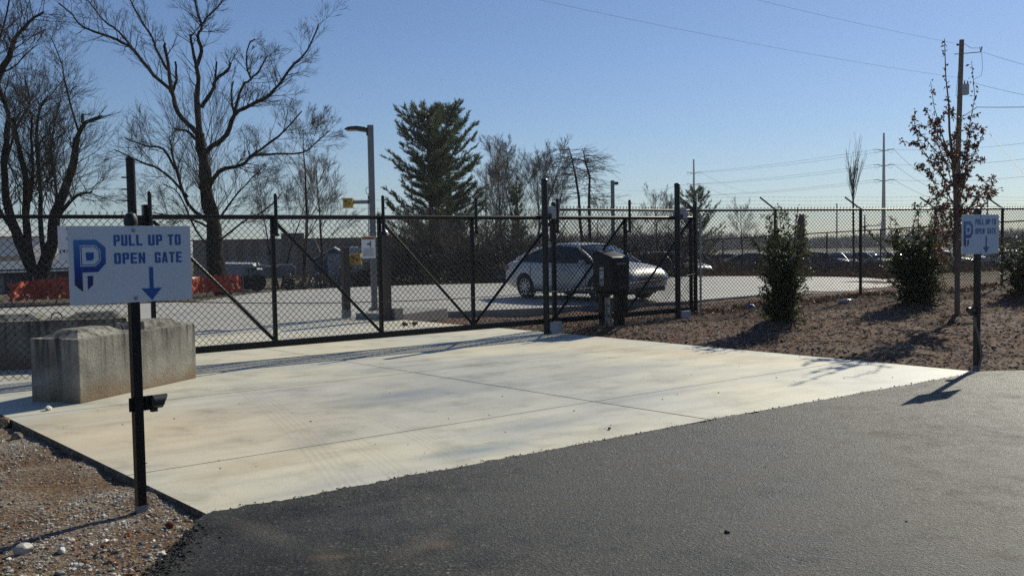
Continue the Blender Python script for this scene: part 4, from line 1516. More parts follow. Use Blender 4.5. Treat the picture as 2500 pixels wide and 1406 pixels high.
def make_car(paint, label, group=None):
    t = thing('sedan', label, 'car', (0, 0, 0), 0, group)
    b = MB()
    half = 12
    secs = []
    for x in CX:
        w, zb, zs, zt = lin(kx, kw, x), lin(kx, kb_, x), lin(kx, ks_, x), lin(kx, kt_, x)
        h = zs - zb
        pr = [(0, zb), (w * .80, zb), (w * .93, zb + .05), (w * .985, zb + h * .22), (w, zb + h * .45), (w * .985, zb + h * .70), (w * .965, zs - h * .10), (w * .925, zs - .005), (w * .86, zs + (zt - zs) * .25), (w * .55, zs + (zt - zs) * .75), (0, zt)]
        full = [(x, y, z) for y, z in pr] + [(x, -y, z) for y, z in pr[-2:0:-1]]
        secs.append(full)
    n = len(secs[0])
    for sct in secs:
        b.v.extend(sct)
    for i in range(len(secs) - 1):
        for k in range(n):
            k2 = (k + 1) % n
            b.f.append((i * n + k, i * n + k2, (i + 1) * n + k2, (i + 1) * n + k)); b.mi.append(0)
    b.f.append(tuple(range(n))); b.mi.append(0)
    b.f.append(tuple((len(secs) - 1) * n + k for k in range(n))[::-1]); b.mi.append(0)
    body = b.build('body', paint, t, fix=True)
    sd = body.modifiers.new('sub', 'SUBSURF'); sd.levels = 1; sd.render_levels = 1
    AX = (-1.36, 1.38)
    cut = []
    for ax in AX:
        for s in (-1, 1):
            c = MB(); c.tube([(ax, s * .60, .325), (ax, s * 1.2, .325)], .365, 28)
            cut.append(c.build('cutter', paint, None, fix=True))
    bool_cut(body, cut)
    me = body.data
    me.polygons.foreach_set('use_smooth', [True] * len(me.polygons))
    try: me.set_sharp_from_angle(angle=math.radians(35))
    except Exception: pass
    # glasshouse
    b = MB()
    secs = []
    for x, z in zip(rx, rzv):
        zb = .93
        w0 = .80 if -1.7 < x < 1.0 else .74
        yt = w0 - max(0, z - .93) * .40
        pr = [(0, zb - .06), (w0, zb - .06), (w0, zb), (lerp(w0, yt, .55), lerp(zb, z, .55) - .01), (yt - .015, z - .055), (yt - .09, z - .018), (0, z)]
        secs.append([(x, y, zz) for y, zz in pr] + [(x, -y, zz) for y, zz in pr[-2:0:-1]])
    n = len(secs[0])
    for sct in secs: b.v.extend(sct)
    for i in range(len(secs) - 1):
        for k in range(n):
            k2 = (k + 1) % n
            b.f.append((i * n + k, i * n + k2, (i + 1) * n + k2, (i + 1) * n + k)); b.mi.append(0)
    b.f.append(tuple(range(n))); b.mi.append(0)
    b.f.append(tuple((len(secs) - 1) * n + k for k in range(n))[::-1]); b.mi.append(0)
    glass = b.build('windows', M['glass_dark'], t, smooth='all', fix=True)
    # roof and pillars in body colour, a few mm proud
    b = MB()
    rs = []
    def roofpt(x, f):
        z = lin(rx, rzv, x)
        yt = .80 - (z - .93) * .40
        pts = {0: (yt + .004, z - .075), 1: (yt - .01, z - .045), 2: (yt - .09, z - .008), 3: (yt * .5, z + .010), 4: (0, z + .014)}
        return pts[f]
    xs = [-1.10, -.95, -.6, -.2, .1, .3, .46]
    for x in xs:
        pr = [roofpt(x, f) for f in range(5)]
        rs.append([(x, y, z) for y, z in pr] + [(x, -y, z) for y, z in pr[-2::-1]])
    n = len(rs[0])
    o0 = len(b.v)
    for sct in rs: b.v.extend(sct)
    for i in range(len(rs) - 1):
        for k in range(n - 1):
            b.f.append((i * n + k, i * n + k + 1, (i + 1) * n + k + 1, (i + 1) * n + k)); b.mi.append(0)
    b.build('roof', paint, t, smooth='all', fix=True)
    def side_y(x, z):
        zr = lin(rx, rzv, x)
        w0 = .80
        return w0 - max(0, z - .93) * .40 + .004
    for s in (-1, 1):
        b = MB()
        def strip(pts, w, bb):
            bb.tube([(x, s * (side_y(x, z)), z) for x, z in pts], w, 6)
        strip([(.44, 1.37), (.85, 1.17), (1.28, .93)], .030, b)
        b.build('front_pillar', paint, t, True)
        b = MB()
        strip([(-1.06, 1.33), (-1.42, 1.2), (-1.80, 1.04)], .05, b)
        b.build('rear_pillar', paint, t, True)
        b = MB()
        b.bar((-.22, s * side_y(-.22, 1.18), .93), (-.26, s * (side_y(-.24, 1.40)), 1.41), .012, .07, up=(1, 0, 0))
        b.build('window_pillar', M['car_trim'], t)
        b = MB()
        b.bar((-1.70, s * .815, .935), (1.15, s * .815, .925), .014, .022); b.build('window_strip', M['chrome'], t)
        for x in (-1.12, -.18, .98):
            b = MB()
            b.bar((x, s * .897, .33), (x + .02, s * .898, .88), .012, .008, up=(1, 0, 0))
            b.build('door_seam', M['car_trim'], t)
        for x in (-.92, .03):
            b = MB(); b.bar((x, s * .905, .79), (x + .17, s * .905, .79), .03, .028); b.build('door_handle', paint, t, bevel=.006)
        b = MB(); b.box((.92, s * .95, .97), (.10, .19, .12), 0, .85); b.build('mirror', paint, t, bevel=.025)
        b = MB(); b.bar((-1.0, s * .87, .215), (1.0, s * .87, .215), .05, .05); b.build('sill', M['car_trim'], t)
        # head and tail lights wrap the corners
        b = MB()
        pts = [(2.02, .845, .70), (2.20, .775, .64), (2.305, .62, .60), (2.31, .45, .575)]
        lo = [(2.05, .85, .615), (2.23, .775, .565), (2.335, .62, .535), (2.345, .47, .525)]
        up_ = [(x, s * (y + .012), z + .03) for x, y, z in pts]
        dn = [(x + .01, s * (y + .012), z) for x, y, z in lo]
        b.add(up_ + dn, [(i, i + 1, 5 + i, 4 + i) for i in range(3)])
        b.build('headlight', M['headlight'], t, fix=True)
        b = MB()
        up_ = [(-2.08, s * .865, .90), (-2.25, s * .82, .90), (-2.335, s * .70, .86), (-2.36, s * .50, .84)]
        dn = [(-2.10, s * .872, .76), (-2.27, s * .83, .74), (-2.36, s * .71, .72), (-2.375, s * .50, .72)]
        b.add(up_ + dn, [(i, i + 1, 5 + i, 4 + i) for i in range(3)])
        b.build('tail_light', M['tail_red'], t, fix=True)
    b = MB()
    b.add([(2.372, -.42, .60), (2.372, .42, .60), (2.385, .36, .47), (2.385, -.36, .47)], [(0, 1, 2, 3)])
    gr = b.build('grille', M['car_trim'], t)
    b = MB()
    for z in (.495, .53, .565):
        b.bar((2.388, -.38, z), (2.388, .38, z), .008, .012)
    b.bar((2.384, -.44, .605), (2.384, .44, .605), .02, .022)
    b.build('grille_bar', M['chrome'], gr)
    b = MB()
    b.box((2.345, 0, .31), (.06, 1.0, .10)); b.build('lower_intake', M['car_trim'], t, bevel=.01)
    b = MB(); b.box((2.392, 0, .42), (.012, .31, .10)); b.build('number_plate', M['plate'], t)
    b = MB(); b.box((-2.375, 0, .66), (.012, .31, .11)); b.build('number_plate', M['plate'], t)
    b = MB(); b.box((0, 0, .26), (4.0, 1.2, .16)); b.build('underside', M['car_trim'], t)
    for ax in AX:
        for s in (-1, 1):
            wt = MB()
            wt.lathe([(.20, -.10), (.29, -.105), (.318, -.085), (.323, 0), (.318, .085), (.29, .105), (.215, .10), (.20, .06)], (0, 0, 0), axis=(0, s, 0), n=32)
            wo = wt.build('wheel', M['rubber'], t, True)
            wo.location = (ax, s * .79, .323)
            rm = MB()
            rm.lathe([(.205, -.02), (.212, .095), (.195, .10), (.188, .06), (.02, .055)], (0, 0, 0), axis=(0, s, 0), n=28)
            rm.lathe([(.045, .05), (.04, .092), (.01, .096)], (0, 0, 0), axis=(0, s, 0), n=14)
            rm.cur = 0
            for k in range(10):
                a = 2 * math.pi * k / 10
                c_, s_ = math.cos(a), math.sin(a)
                rm.bar((.035 * c_, s * .082, .035 * s_), (.198 * c_, s * .090, .198 * s_), .034, .018, up=(0, 1, 0))
            rim = rm.build('rim', M['rim'], wo)
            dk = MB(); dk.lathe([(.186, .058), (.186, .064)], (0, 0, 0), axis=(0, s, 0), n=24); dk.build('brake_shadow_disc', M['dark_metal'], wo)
    return t

def place_car(t, front_bearing, p, z=0.0, sc=1.0):
    t.location = (p[0], p[1], z)
    t.rotation_euler = (0, 0, math.pi / 2 - math.radians(front_bearing))
    t.scale = (sc, sc, sc)

sedan = make_car(M['car_silver'], 'silver sedan parked on the concrete lot just behind the gate')
CAR_B = 140.0
hb = math.radians(CAR_B)
hv, lv = Vector((math.sin(hb), math.cos(hb), 0)), Vector((-math.cos(hb), math.sin(hb), 0))   # forward and left
rearR = D(1287, 731, 24.6)
cc = Vector((rearR.x, rearR.y, 0)) + hv * 1.36 * .97 + lv * .80 * .97
place_car(sedan, CAR_B, cc, 0.0, .97)
def repaint(t, mt):
    for ch in t.children:
        for k, sl in enumerate(ch.material_slots):
            if sl.material and sl.material.name.startswith('car_paint_'):
                sl.link = 'OBJECT'
                sl.material = mt
def far_car(px, depth, bearing, paint, label):
    t = copy_tree(sedan)
    p = D(px, 600, depth)
    z = gz(p.x, p.y)
    place_car(t, bearing, (p.x, p.y), z)
    repaint(t, M[paint])
    t['label'] = label
    t['group'] = 'cars parked beyond the concrete lot'
    return t
far_car(1268, 41, 215, 'car_tan', 'pale car parked low beyond the lot, its roof showing left of the silver sedan')
far_car(1632, 44, 150, 'car_white', 'white car beyond the lot, showing just right of the silver sedan')
far_car(1995, 68, 100, 'car_blue', 'blue car beyond the lot, just right of the first evergreen shrub')
far_car(2062, 71, 160, 'car_silver', 'silver car beyond the lot, just right of the blue car')
far_car(2118, 70, 150, 'car_silver', 'grey car beyond the lot, behind the fence post between the shrubs')
far_car(2180, 72, 155, 'car_silver', 'silver car beyond the lot, partly hidden by the second evergreen shrub')
far_car(1842, 70, 95, 'car_green', 'dark green car beyond the lot, partly hidden by the first evergreen shrub')
far_car(1782, 72, 110, 'car_white', 'white car beyond the lot, left of the green car')
far_car(1715, 70, 80, 'car_dark', 'dark car beyond the lot, just right of the gate end')
far_car(2300, 68, 120, 'car_white', 'white car beyond the lot, behind the brown oak trunk')
far_car(2462, 70, 100, 'car_white', 'white car beyond the lot, right of the far blue sign')
# ------------------------------------------------------------------ trees
UPV = Vector((0, 0, 1))
def rvec(r):
    while True:
        v = Vector((r.uniform(-1, 1), r.uniform(-1, 1), r.uniform(-1, 1)))
        if .05 < v.length < 1: return v.normalized()

def twig(b, r, p, d, L, rad, lvl, up=.15, spread=.7, wob=.16, kids=(3, 5), nseg=4, sides=4, rmin=.004):
    pts, rads = [p.copy()], [rad]
    d = d.normalized()
    q = p.copy()
    dirs = [d]
    for i in range(nseg):
        d = (d + rvec(r) * wob + UPV * up * .35).normalized()
        q = q + d * (L / nseg)
        pts.append(q.copy())
        rads.append(max(rmin, rad * (1 - .72 * (i + 1) / nseg)))
        dirs.append(d)
    b.tube(pts, rads, sides if lvl > 0 else 3, caps=False)
    if lvl <= 0: return
    for k in range(r.randint(*kids)):
        t = r.uniform(.22, 1.0)
        i = min(nseg - 1, int(t * nseg))
        f = t * nseg - i
        pp = pts[i].lerp(pts[i + 1], f)
        dd = dirs[i + 1]
        side = rvec(r)
        side = (side - dd * side.dot(dd)).normalized()
        nd_ = (dd + side * r.uniform(.5, 1.1) * spread).normalized()
        rr = (rads[i] * (1 - f) + rads[i + 1] * f)
        twig(b, r, pp, nd_, L * r.uniform(.45, .75) * (1.1 - .4 * t), max(rmin, rr * .62), lvl - 1, up, spread, wob, kids, max(2, nseg - 1), sides, rmin)

class PixTree:
    """major limbs measured on the photo, set at a real distance with their own spread in depth"""
    def __init__(self, base_px, depth, seed):
        self.y = depth
        self.r = random.Random(seed)
        p = D(base_px[0], base_px[1], depth)
        self.base = Vector((p.x, p.y, p.z))
        self.tr, self.cr = MB(), MB()
    def pt(self, px, py, dy=0.0):
        return D(px, py, self.y + dy) - self.base
    def limb(self, pts, w0, w1, dy0=0, dy1=0, tw=6, lvl=2, L=1.2, t0=.3, up=.2, n=8, spread=.7, broken=False):
        tw = int(tw * 1.15)
        k = self.y / F0 / 2
        P, R = [], []
        m = len(pts)
        for i, (x, y) in enumerate(pts):
            t = i / (m - 1)
            P.append(self.pt(x, y, lerp(dy0, dy1, t)))
            R.append(max(.008, lerp(w0, w1, t ** .8) * k))
        P = [p if i in (0, m - 1) else p + rvec(self.r) * .05 * self.y / 30 for i, p in enumerate(P)]
        # smooth with Catmull-Rom
        Q, S = [], []
        for i in range(m - 1):
            p0, p1, p2, p3 = P[max(0, i - 1)], P[i], P[i + 1], P[min(m - 1, i + 2)]
            for j in range(3):
                t = j / 3
                Q.append(.5 * ((2 * p1) + (p2 - p0) * t + (2 * p0 - 5 * p1 + 4 * p2 - p3) * t * t + (3 * p1 - p0 - 3 * p2 + p3) * t ** 3))
                S.append(lerp(R[i], R[i + 1], t))
        Q.append(P[-1]); S.append(R[-1] if not broken else R[-1])
        amp = .014 * self.y / 30
        Q = [q + rvec(self.r) * amp for q in Q]
        S = [q * self.r.uniform(.90, 1.12) for q in S]
        self.tr.tube(Q, S, n, caps=True)
        for _ in range(tw):
            t = self.r.uniform(t0, 1.0)
            f = t * (len(Q) - 1)
            i = min(len(Q) - 2, int(f))
            pp = Q[i].lerp(Q[i + 1], f - i)
            dd = (Q[i + 1] - Q[i]).normalized()
            side = rvec(self.r); side = (side - dd * side.dot(dd)).normalized()
            d = (dd * .55 + side * .75 + UPV * up).normalized()
            twig(self.cr, self.r, pp, d, L * self.r.uniform(.55, 1.25), max(.005, min(.018, S[i] * .36)), lvl, up * .6, spread, .16, (4, 6), 4, 4, .0032)
    def shoots(self, n, px, py, wpx, hpx, L, lvl=2, up=.35, lean=.6, r0=.016):
        for _ in range(n):
            p = self.pt(px + self.r.uniform(-wpx, wpx), py + self.r.uniform(-hpx, hpx), self.r.uniform(-.3, .3))
            a = self.r.uniform(0, 6.28)
            d = Vector((math.cos(a) * lean, math.sin(a) * lean, 1)).normalized()
            twig(self.cr, self.r, p, d, L * self.r.uniform(.6, 1.2), r0, lvl, up * .5, .55, .12, (3, 6), 5, 4, .0034)
    def done(self, name, label, group, mats=('bark_dark', 'twig'), cat='tree'):
        t = thing(name, label, cat, self.base, 0, group)
        self.tr.build('trunk', M[mats[0]], t, True)
        self.cr.build('crown', M[mats[1]], t)
        return t

GT_ = 'bare trees along the back of the lot'
# big spreading tree
T = PixTree((535, 712), 33, 21)
T.limb([(545, 716), (532, 660), (524, 600), (517, 540), (506, 480), (499, 400), (492, 358), (488, 327)], 46, 21, tw=0, n=12)
T.limb([(556, 716), (540, 680), (530, 640)], 30, 22, 0, -.3, tw=0)
T.limb([(488, 330), (470, 312), (438, 275), (418, 223), (378, 183), (327, 123), (295, 104), (247, 80), (203, 64), (179, 40), (143, 8)], 14, 3, 0, 1.5, 22, 2, 1.0, .35)
T.limb([(418, 226), (412, 171), (406, 120), (403, 106)], 11, 6, .3, .3, 5, 1, .8, .2)
T.limb([(420, 225), (427, 195), (428, 151)], 8, 5, .3, -.2, 4, 1, .7, .2)
T.limb([(408, 170), (382, 127), (370, 96), (347, 52), (319, 8), (308, -20)], 7, 3, .3, 1.0, 14, 2, .8, .2)
T.limb([(330, 126), (287, 80), (255, 52), (223, 16), (205, -10)], 6, 2.5, .8, 1.8, 12, 2, .8, .2)
T.limb([(488, 332), (484, 239), (482, 191), (472, 135), (464, 84)], 16, 6, 0, -.8, 10, 1, .8, .3)
T.limb([(478, 165), (490, 123), (486, 88), (492, 60), (482, 24), (476, -20)], 10, 4, -.4, -1.4, 14, 2, .9, .2)
T.limb([(492, 60), (514, 36), (534, 12), (550, -10)], 5, 2.5, -.8, -1.4, 8, 2, .7, .1)
T.limb([(492, 262), (518, 219), (530, 195), (558, 171), (564, 155)], 11, 5, 0, -.9, 8, 1, .7, .2)
T.limb([(524, 202), (529, 175), (530, 151)], 6, 4, -.4, -.6, 3, 1, .6, .2)
T.limb([(500, 372), (516, 360), (550, 331), (574, 283), (609, 259), (657, 235), (685, 203), (705, 167), (749, 120), (777, 60)], 15, 3, 0, -1.6, 34, 2, .85, .3)
T.limb([(573, 280), (569, 245), (569, 199)], 7, 4, -.6, -.2, 5, 2, .7, .2)
T.limb([(573, 272), (589, 215), (613, 191), (637, 167), (650, 140)], 7, 3, -.6, -1.6, 12, 2, .8, .2)
T.limb([(613, 191), (601, 159), (605, 115), (622, 95)], 5, 2.5, -1, -1.4, 10, 2, .7, .1)
T.limb([(505, 470), (534, 422), (589, 402), (613, 378), (677, 335), (737, 271)], 12, 3, 0, -1.4, 24, 2, 1.0, .3)
T.limb([(613, 380), (677, 376), (737, 370), (777, 342), (805, 318)], 6, 2, -.9, -1.8, 20, 2, .75, .15)
T.limb([(508, 540), (458, 498), (430, 418), (418, 370), (414, 339)], 11, 4, 0, .8, 16, 2, 1.2, .3)
T.limb([(428, 412), (400, 368), (358, 354), (307, 339)], 7, 3, .5, 1.4, 16, 2, 1.0, .2)
T.limb([(458, 480), (398, 418), (339, 394), (279, 366)], 7, 3, .3, 1.8, 18, 2, 1.1, .2)
T.limb([(478, 340), (455, 325), (425, 315)], 8, 4, 0, -.8, 6, 2, .8, .2)
T.limb([(520, 560), (560, 500), (600, 452), (640, 410)], 7, 2, 0, .8, 18, 2, 1.2, .25)
T.limb([(524, 600), (585, 545), (640, 520), (690, 470)], 6, 2, 0, -1.0, 18, 2, 1.1, .25)
T.limb([(516, 560), (470, 540), (420, 525), (370, 520)], 6, 2, 0, -1.2, 16, 2, 1.0, .25)
T.limb([(524, 610), (480, 560), (440, 480), (400, 450)], 7, 2, 0, 1.2, 16, 2, 1.1, .25)
T.shoots(26, 503, 430, 14, 90, 2.3, 2)
T.shoots(14, 515, 540, 12, 60, 1.9, 2, lean=1.0)
T.done('bare_tree', 'largest bare tree, thick forked trunk with broken limb stubs, above red plastic mesh', GT_)

T = PixTree((88, 722), 30, 33)
T.limb([(95, 724), (85, 680), (62, 625), (40, 575), (22, 520), (14, 478), (12, 400), (16, 330), (16, 279), (0, 223), (-14, 170)], 31, 7, 0, -1.2, 26, 2, 1.1, .35, n=12)
T.limb([(100, 722), (112, 650), (124, 590), (136, 530), (159, 470), (183, 398), (187, 338)], 36, 16, 0, .6, 16, 2, 1.3, .3, n=12)
T.limb([(187, 340), (207, 307), (230, 292), (251, 283)], 14, 5, .6, .2, 8, 1, .7, .2)
T.limb([(205, 310), (204, 290), (203, 279)], 9, 6, .6, .8, 3, 1, .5, .2)
T.limb([(190, 318), (167, 223), (151, 159), (123, 88)], 6, 2, .6, 1.2, 22, 2, .8, .25)
T.limb([(78, 660), (64, 560), (60, 510), (60, 438), (44, 358), (32, 287)], 24, 9, 0, -1.0, 20, 2, 1.3, .35)
T.limb([(110, 650), (100, 560), (96, 478), (92, 358), (90, 279), (112, 240)], 15, 5, 0, .9, 30, 2, 1.3, .3)
T.limb([(60, 520), (75, 480), (82, 430), (78, 330), (80, 280)], 10, 4, -.4, -1.6, 22, 2, 1.2, .2)
T.limb([(130, 560), (135, 470), (128, 380), (130, 300), (150, 240)], 9, 3, .2, 1.6, 26, 2, 1.2, .25)
T.limb([(30, 560), (0, 520), (-30, 480)], 12, 5, -.4, -1.5, 8, 2, 1.2, .3)
T.limb([(145, 520), (190, 480), (225, 470)], 12, 4, .3, -.9, 14, 2, 1.1, .25)
T.limb([(14, 400), (50, 300), (70, 250), (60, 190)], 7, 3, -.6, .6, 22, 2, 1.1, .2)
T.shoots(26, 90, 490, 60, 60, 2.6, 2, lean=.45, r0=.014)
T.shoots(14, 150, 470, 40, 40, 2.3, 2, lean=.6, r0=.014)
T.done('bare_tree', 'dense bare tree with several upright trunks at the left edge, behind the small white notice', GT_)
T = PixTree((-70, 716), 27, 39)
T.limb([(-70, 720), (-60, 560), (-50, 420), (-30, 280), (0, 181), (24, 143), (40, 92), (75, 55), (107, 28)], 34, 4, 0, .4, 26, 2, 1.0, .45, n=10)
T.limb([(-30, 270), (-10, 150), (10, 60), (30, -30)], 9, 3, .2, .8, 18, 2, .9, .3)
T.limb([(2, 178), (30, 165), (60, 140), (90, 110)], 5, 2, .2, -.5, 10, 2, .7, .2)
T.done('bare_tree', 'bare tree whose thin branches reach in at the top left corner', GT_)

def bare_tree(seed, H=8.0, stems=1, mats=('bark_dark', 'twig_pale'), lean=.05, lvl=3, rad=.11, up=.3, spread=.6, kids=(4, 6), crown_from=.25, name='bare_tree', first=9):
    """a free-standing bare tree in its own coordinates"""
    r = random.Random(seed)
    t = thing(name, '', 'tree', (0, 0, 0))
    tr, cr = MB(), MB()
    for s in range(stems):
        d = Vector((r.uniform(-lean, lean), r.uniform(-lean, lean), 1)).normalized()
        if stems > 1:
            a = 2 * math.pi * s / stems + r.uniform(-.4, .4)
            d = Vector((math.cos(a) * .18, math.sin(a) * .18, 1)).normalized()
        p = Vector((d.x * .3, d.y * .3, -.3))
        pts, rads = [p.copy()], [rad * (1.25 if stems == 1 else .8)]
        nseg = 8
        h = H * r.uniform(.85, 1.0)
        for i in range(nseg):
            d = (d + rvec(r) * .09 + UPV * .05).normalized()
            p = p + d * (h / nseg)
            pts.append(p.copy())
            rads.append(max(.012, rad * (1 - .88 * (i + 1) / nseg)))
        tr.tube(pts, rads, 8)
        for k in range(first):
            tt = r.uniform(crown_from, 1.0)
            f = tt * nseg; i = min(nseg - 1, int(f))
            pp = pts[i].lerp(pts[i + 1], f - i)
            a = r.uniform(0, 6.28)
            dd = Vector((math.cos(a) * spread, math.sin(a) * spread, 1 - .3 * spread)).normalized()
            twig(cr, r, pp, dd, H * .36 * (1.15 - tt * .75) * r.uniform(.8, 1.2), max(.011, rads[i] * .4), lvl, up, .6, .13, kids, 4, 3, .0045)
    tr.build('trunk', M[mats[0]], t, True)
    cr.build('crown', M[mats[1]], t)
    return t

protos = [bare_tree(101, 8, 1, first=14), bare_tree(102, 8, 2, rad=.09, first=9, up=.45, spread=.45), bare_tree(103, 8, 1, spread=.85, first=15, rad=.10)]
used = [False] * len(protos)
def put_tree(k, px, depth, py_top, label, group=GT_, rz=0.0, wide=1.0, H=8.0, name=None, lst=None):
    lst = lst or protos
    if lst is protos and not used[k]:
        used[k] = True; t = lst[k]
    else:
        t = copy_tree(lst[k])
    g = D(px, 600, depth)
    z = gz(g.x, g.y)
    top = D(px, py_top, depth).z
    s = (top - z) / H
    t.location = (g.x, g.y, z)
    t.rotation_euler = (0, 0, rz)
    t.scale = (s * wide, s * wide, s)
    t['label'] = label
    t['group'] = group
    return t
put_tree(0, 737, 37, 300, 'slim bare tree just right of the largest bare tree', rz=.3)
put_tree(2, 778, 41, 360, 'slim bare tree with fine twigs, between the largest bare tree and the light pole', rz=1.9)
put_tree(1, 680, 46, 420, 'low twiggy bare tree behind the branches of the largest tree', rz=.7)
put_tree(1, 1205, 58, 368, 'pale bare tree just right of the tall pine', rz=2.0)
put_tree(0, 1238, 62, 362, 'second pale bare tree right of the tall pine', rz=4.0)
put_tree(1, 1285, 60, 352, 'tallest pale bare tree between the pine and the first gate post', rz=.2)
put_tree(2, 1318, 64, 375, 'pale bare tree directly behind the first gate post', rz=3.1)
put_tree(0, 1350, 66, 400, 'short pale bare tree just right of the first gate post', rz=5.1)
put_tree(2, 1185, 63, 392, 'twiggy bare tree touching the right side of the tall pine', rz=.4)
put_tree(2, 1262, 66, 372, 'fine bare tree behind the small dark cedar', rz=5.6)
put_tree(1, 1330, 57, 398, 'slender twin-stemmed bare tree behind the first gate post', rz=1.4)
put_tree(0, 1225, 55, 420, 'low bare tree at the foot of the pale bare trees right of the pine', rz=2.9)
put_tree(2, 1600, 60, 455, 'small bare tree left of the second gate post', rz=.9)
put_tree(1, 1640, 66, 470, 'low bare tree directly behind the second gate post', rz=2.2)
put_tree(2, 1808, 55, 488, 'dark spreading bare tree seen through the fence left of the first shrub', rz=1.1)
put_tree(0, 1460, 55, 495, 'low bare tree behind the roof of the silver sedan', rz=2.6)
put_tree(2, 1545, 52, 520, 'low bare tree behind the operator cabinet', rz=3.9)
put_tree(1, 2290, 60, 520, 'low bare tree behind the second evergreen shrub', rz=1.0)

# two leaning skeletal conifers with level branches
def skeletal(seed, px_pts, depth, label, flip):
    r = random.Random(seed)
    g = D(px_pts[0][0], px_pts[0][1], depth)
    t = thing('bare_larch', label, 'tree', g, 0, 'skeletal conifers with level branches')
    P = [D(x, y, depth) - g for x, y in px_pts]
    tr, cr = MB(), MB()
    n = len(P)
    tr.tube(P, [lerp(.09, .025, i / (n - 1)) for i in range(n)], 8)
    for k in range(85):
        tt = r.uniform(.30, 1.0) ** .8
        f = tt * (n - 1); i = min(n - 2, int(f))
        p = P[i].lerp(P[i + 1], f - i)
        a = r.uniform(0, 6.28)
        d = Vector((math.cos(a) + flip * .5, math.sin(a) * .8, r.uniform(-.15, .25)))
        twig(cr, r, p, d, r.uniform(.8, 1.9) * (1.2 - .6 * tt), .016, 1, -.12, .5, .15, (3, 5), 5, 4, .007)
    tr.build('trunk', M['bark_dark'], t, True)
    cr.build('crown', M['twig'], t)
skeletal(61, [(1425, 620), (1416, 540), (1413, 480), (1405, 430), (1397, 390), (1388, 360)], 48, 'left one of two skeletal conifers with level bare branches', -.5)
skeletal(62, [(1442, 625), (1439, 540), (1438, 480), (1440, 430), (1430, 400), (1424, 368)], 48, 'right one of two skeletal conifers with level bare branches', .8)

# pines
def blade(b, p, d, L, w, r):
    s = d.cross(rvec(r))
    if s.length < 1e-4: return
    s.normalize()
    q = p + d * L
    b.v += [tuple(p - s * w * .5), tuple(p + s * w * .5), tuple(q)]
    n = len(b.v)
    b.f.append((n - 3, n - 2, n - 1)); b.mi.append(0)

def make_pine(name, label, base, H, halfw, seed, n_whorl=20, per=6, dens=1.0, start=.10, top_round=.5, prof=None):
    r = random.Random(seed)
    t = thing(name, label, 'tree', base, 0, 'pines')
    k0 = H / 10
    tr, cr = MB(), MB()
    pts = [Vector((math.sin(z * .5) * .06, math.cos(z * .4) * .05, z)) for z in [-.4 + (H + .4) * i / 9 for i in range(10)]]
    tr.tube(pts, [lerp(.22, .03, i / 9) * k0 for i in range(10)], 10)
    for wv in range(n_whorl):
        tt = min(.985, start + (1 - start) * (wv + r.uniform(-.2, .2)) / n_whorl)
        z = H * tt
        for k in range(per):
            if r.random() < .18: continue
            z = H * min(.985, tt + r.uniform(-.028, .028))
            a = 2 * math.pi * k / per + r.uniform(-.7, .7) + wv * 1.3
            reach = (prof(tt) if prof else (1 - tt ** 1.6) ** .7 * (.55 + .45 * min(1, tt / .3))) * halfw
            Lb = max(.3, reach * r.uniform(.45, 1.10))
            rise = lerp(-.10, .75, tt)
            d = Vector((math.cos(a), math.sin(a), 0))
            m_ = 7
            P = []
            for i in range(m_ + 1):
                u = i / m_
                P.append(Vector((0, 0, z)) + d * Lb * u + UPV * Lb * (rise * u * .6 + .34 * u ** 2.4) + rvec(r) * .07 * k0)
            tr.tube(P, [lerp(.030, .007, i / m_) * k0 for i in range(m_ + 1)], 5, caps=False)
            side = Vector((-d.y, d.x, 0))
            ns = int((16 + 22 * Lb / halfw) * dens)
            for q in range(ns):
                u = 1 - .90 * r.random()
                i = min(m_ - 1, int(u * m_))
                p = P[i].lerp(P[i + 1], u * m_ - i)
                bd = (P[i + 1] - P[i]).normalized()
                sd = (bd * .9 + side * r.uniform(-1.2, 1.2) + UPV * r.uniform(-.35, .8)).normalized()
                sl = r.uniform(.22, .5) * k0 * (1.15 - .4 * u)
                tr.tube([p, p + sd * sl], [.008 * k0, .004 * k0], 3, caps=False)
                steps = 6
                for j in range(steps):
                    c = p + sd * sl * ((j + 1) / steps)
                    for _ in range(3):
                        nd_ = (sd * .9 + rvec(r) * .62 + UPV * .12).normalized()
                        blade(cr, c, nd_, r.uniform(.13, .24) * k0, .030 * k0, r)
    tr.build('trunk', M['bark_dark'], t, True)
    cr.build('crown', M['needle'], t)
    return t
pd = 56
gp = D(1052, 600, pd)
zg = gz(gp.x, gp.y)
Hp = D(1040, 262, pd).z - zg
def pine_prof(t):
    return float(np.interp(t, [.0, .14, .24, .30, .42, .52, .62, .75, .85, .93, 1.0], [.5, .6, 1.0, 1.08, .90, .94, .92, .80, .68, .54, .24]))
make_pine('pine_tree', 'tall dark pine with upswept branches in the middle of the treeline', (gp.x, gp.y, zg), Hp * .97, 3.05, 71, 19, 7, 1.5, .17, prof=pine_prof)
pd2 = 58
gp2 = D(1098, 600, pd2)
zg2 = gz(gp2.x, gp2.y)
make_pine('pine_tree', 'second pine leaning into the right side of the tall dark pine', (gp2.x, gp2.y, zg2), D(1098, 268, pd2).z - zg2, 2.35, 74, 17, 6, 1.4, .17, prof=pine_prof)
gp3 = D(1700, 600, 70)
make_pine('pine_tree', 'shorter yellowish pine behind the right end of the gate', (gp3.x, gp3.y, gz(gp3.x, gp3.y)), D(1690, 462, 70).z - gz(gp3.x, gp3.y), 3.0, 77, 16, 7, 1.5, .10)
gp4 = D(1262, 600, 52)
make_pine('cedar_tree', 'small dark cone-shaped cedar left of the first gate post', (gp4.x, gp4.y, gz(gp4.x, gp4.y)), D(1262, 445, 52).z - gz(gp4.x, gp4.y), 1.25, 79, 14, 6, 1.0, .1, prof=lambda t: 1.05 - t)

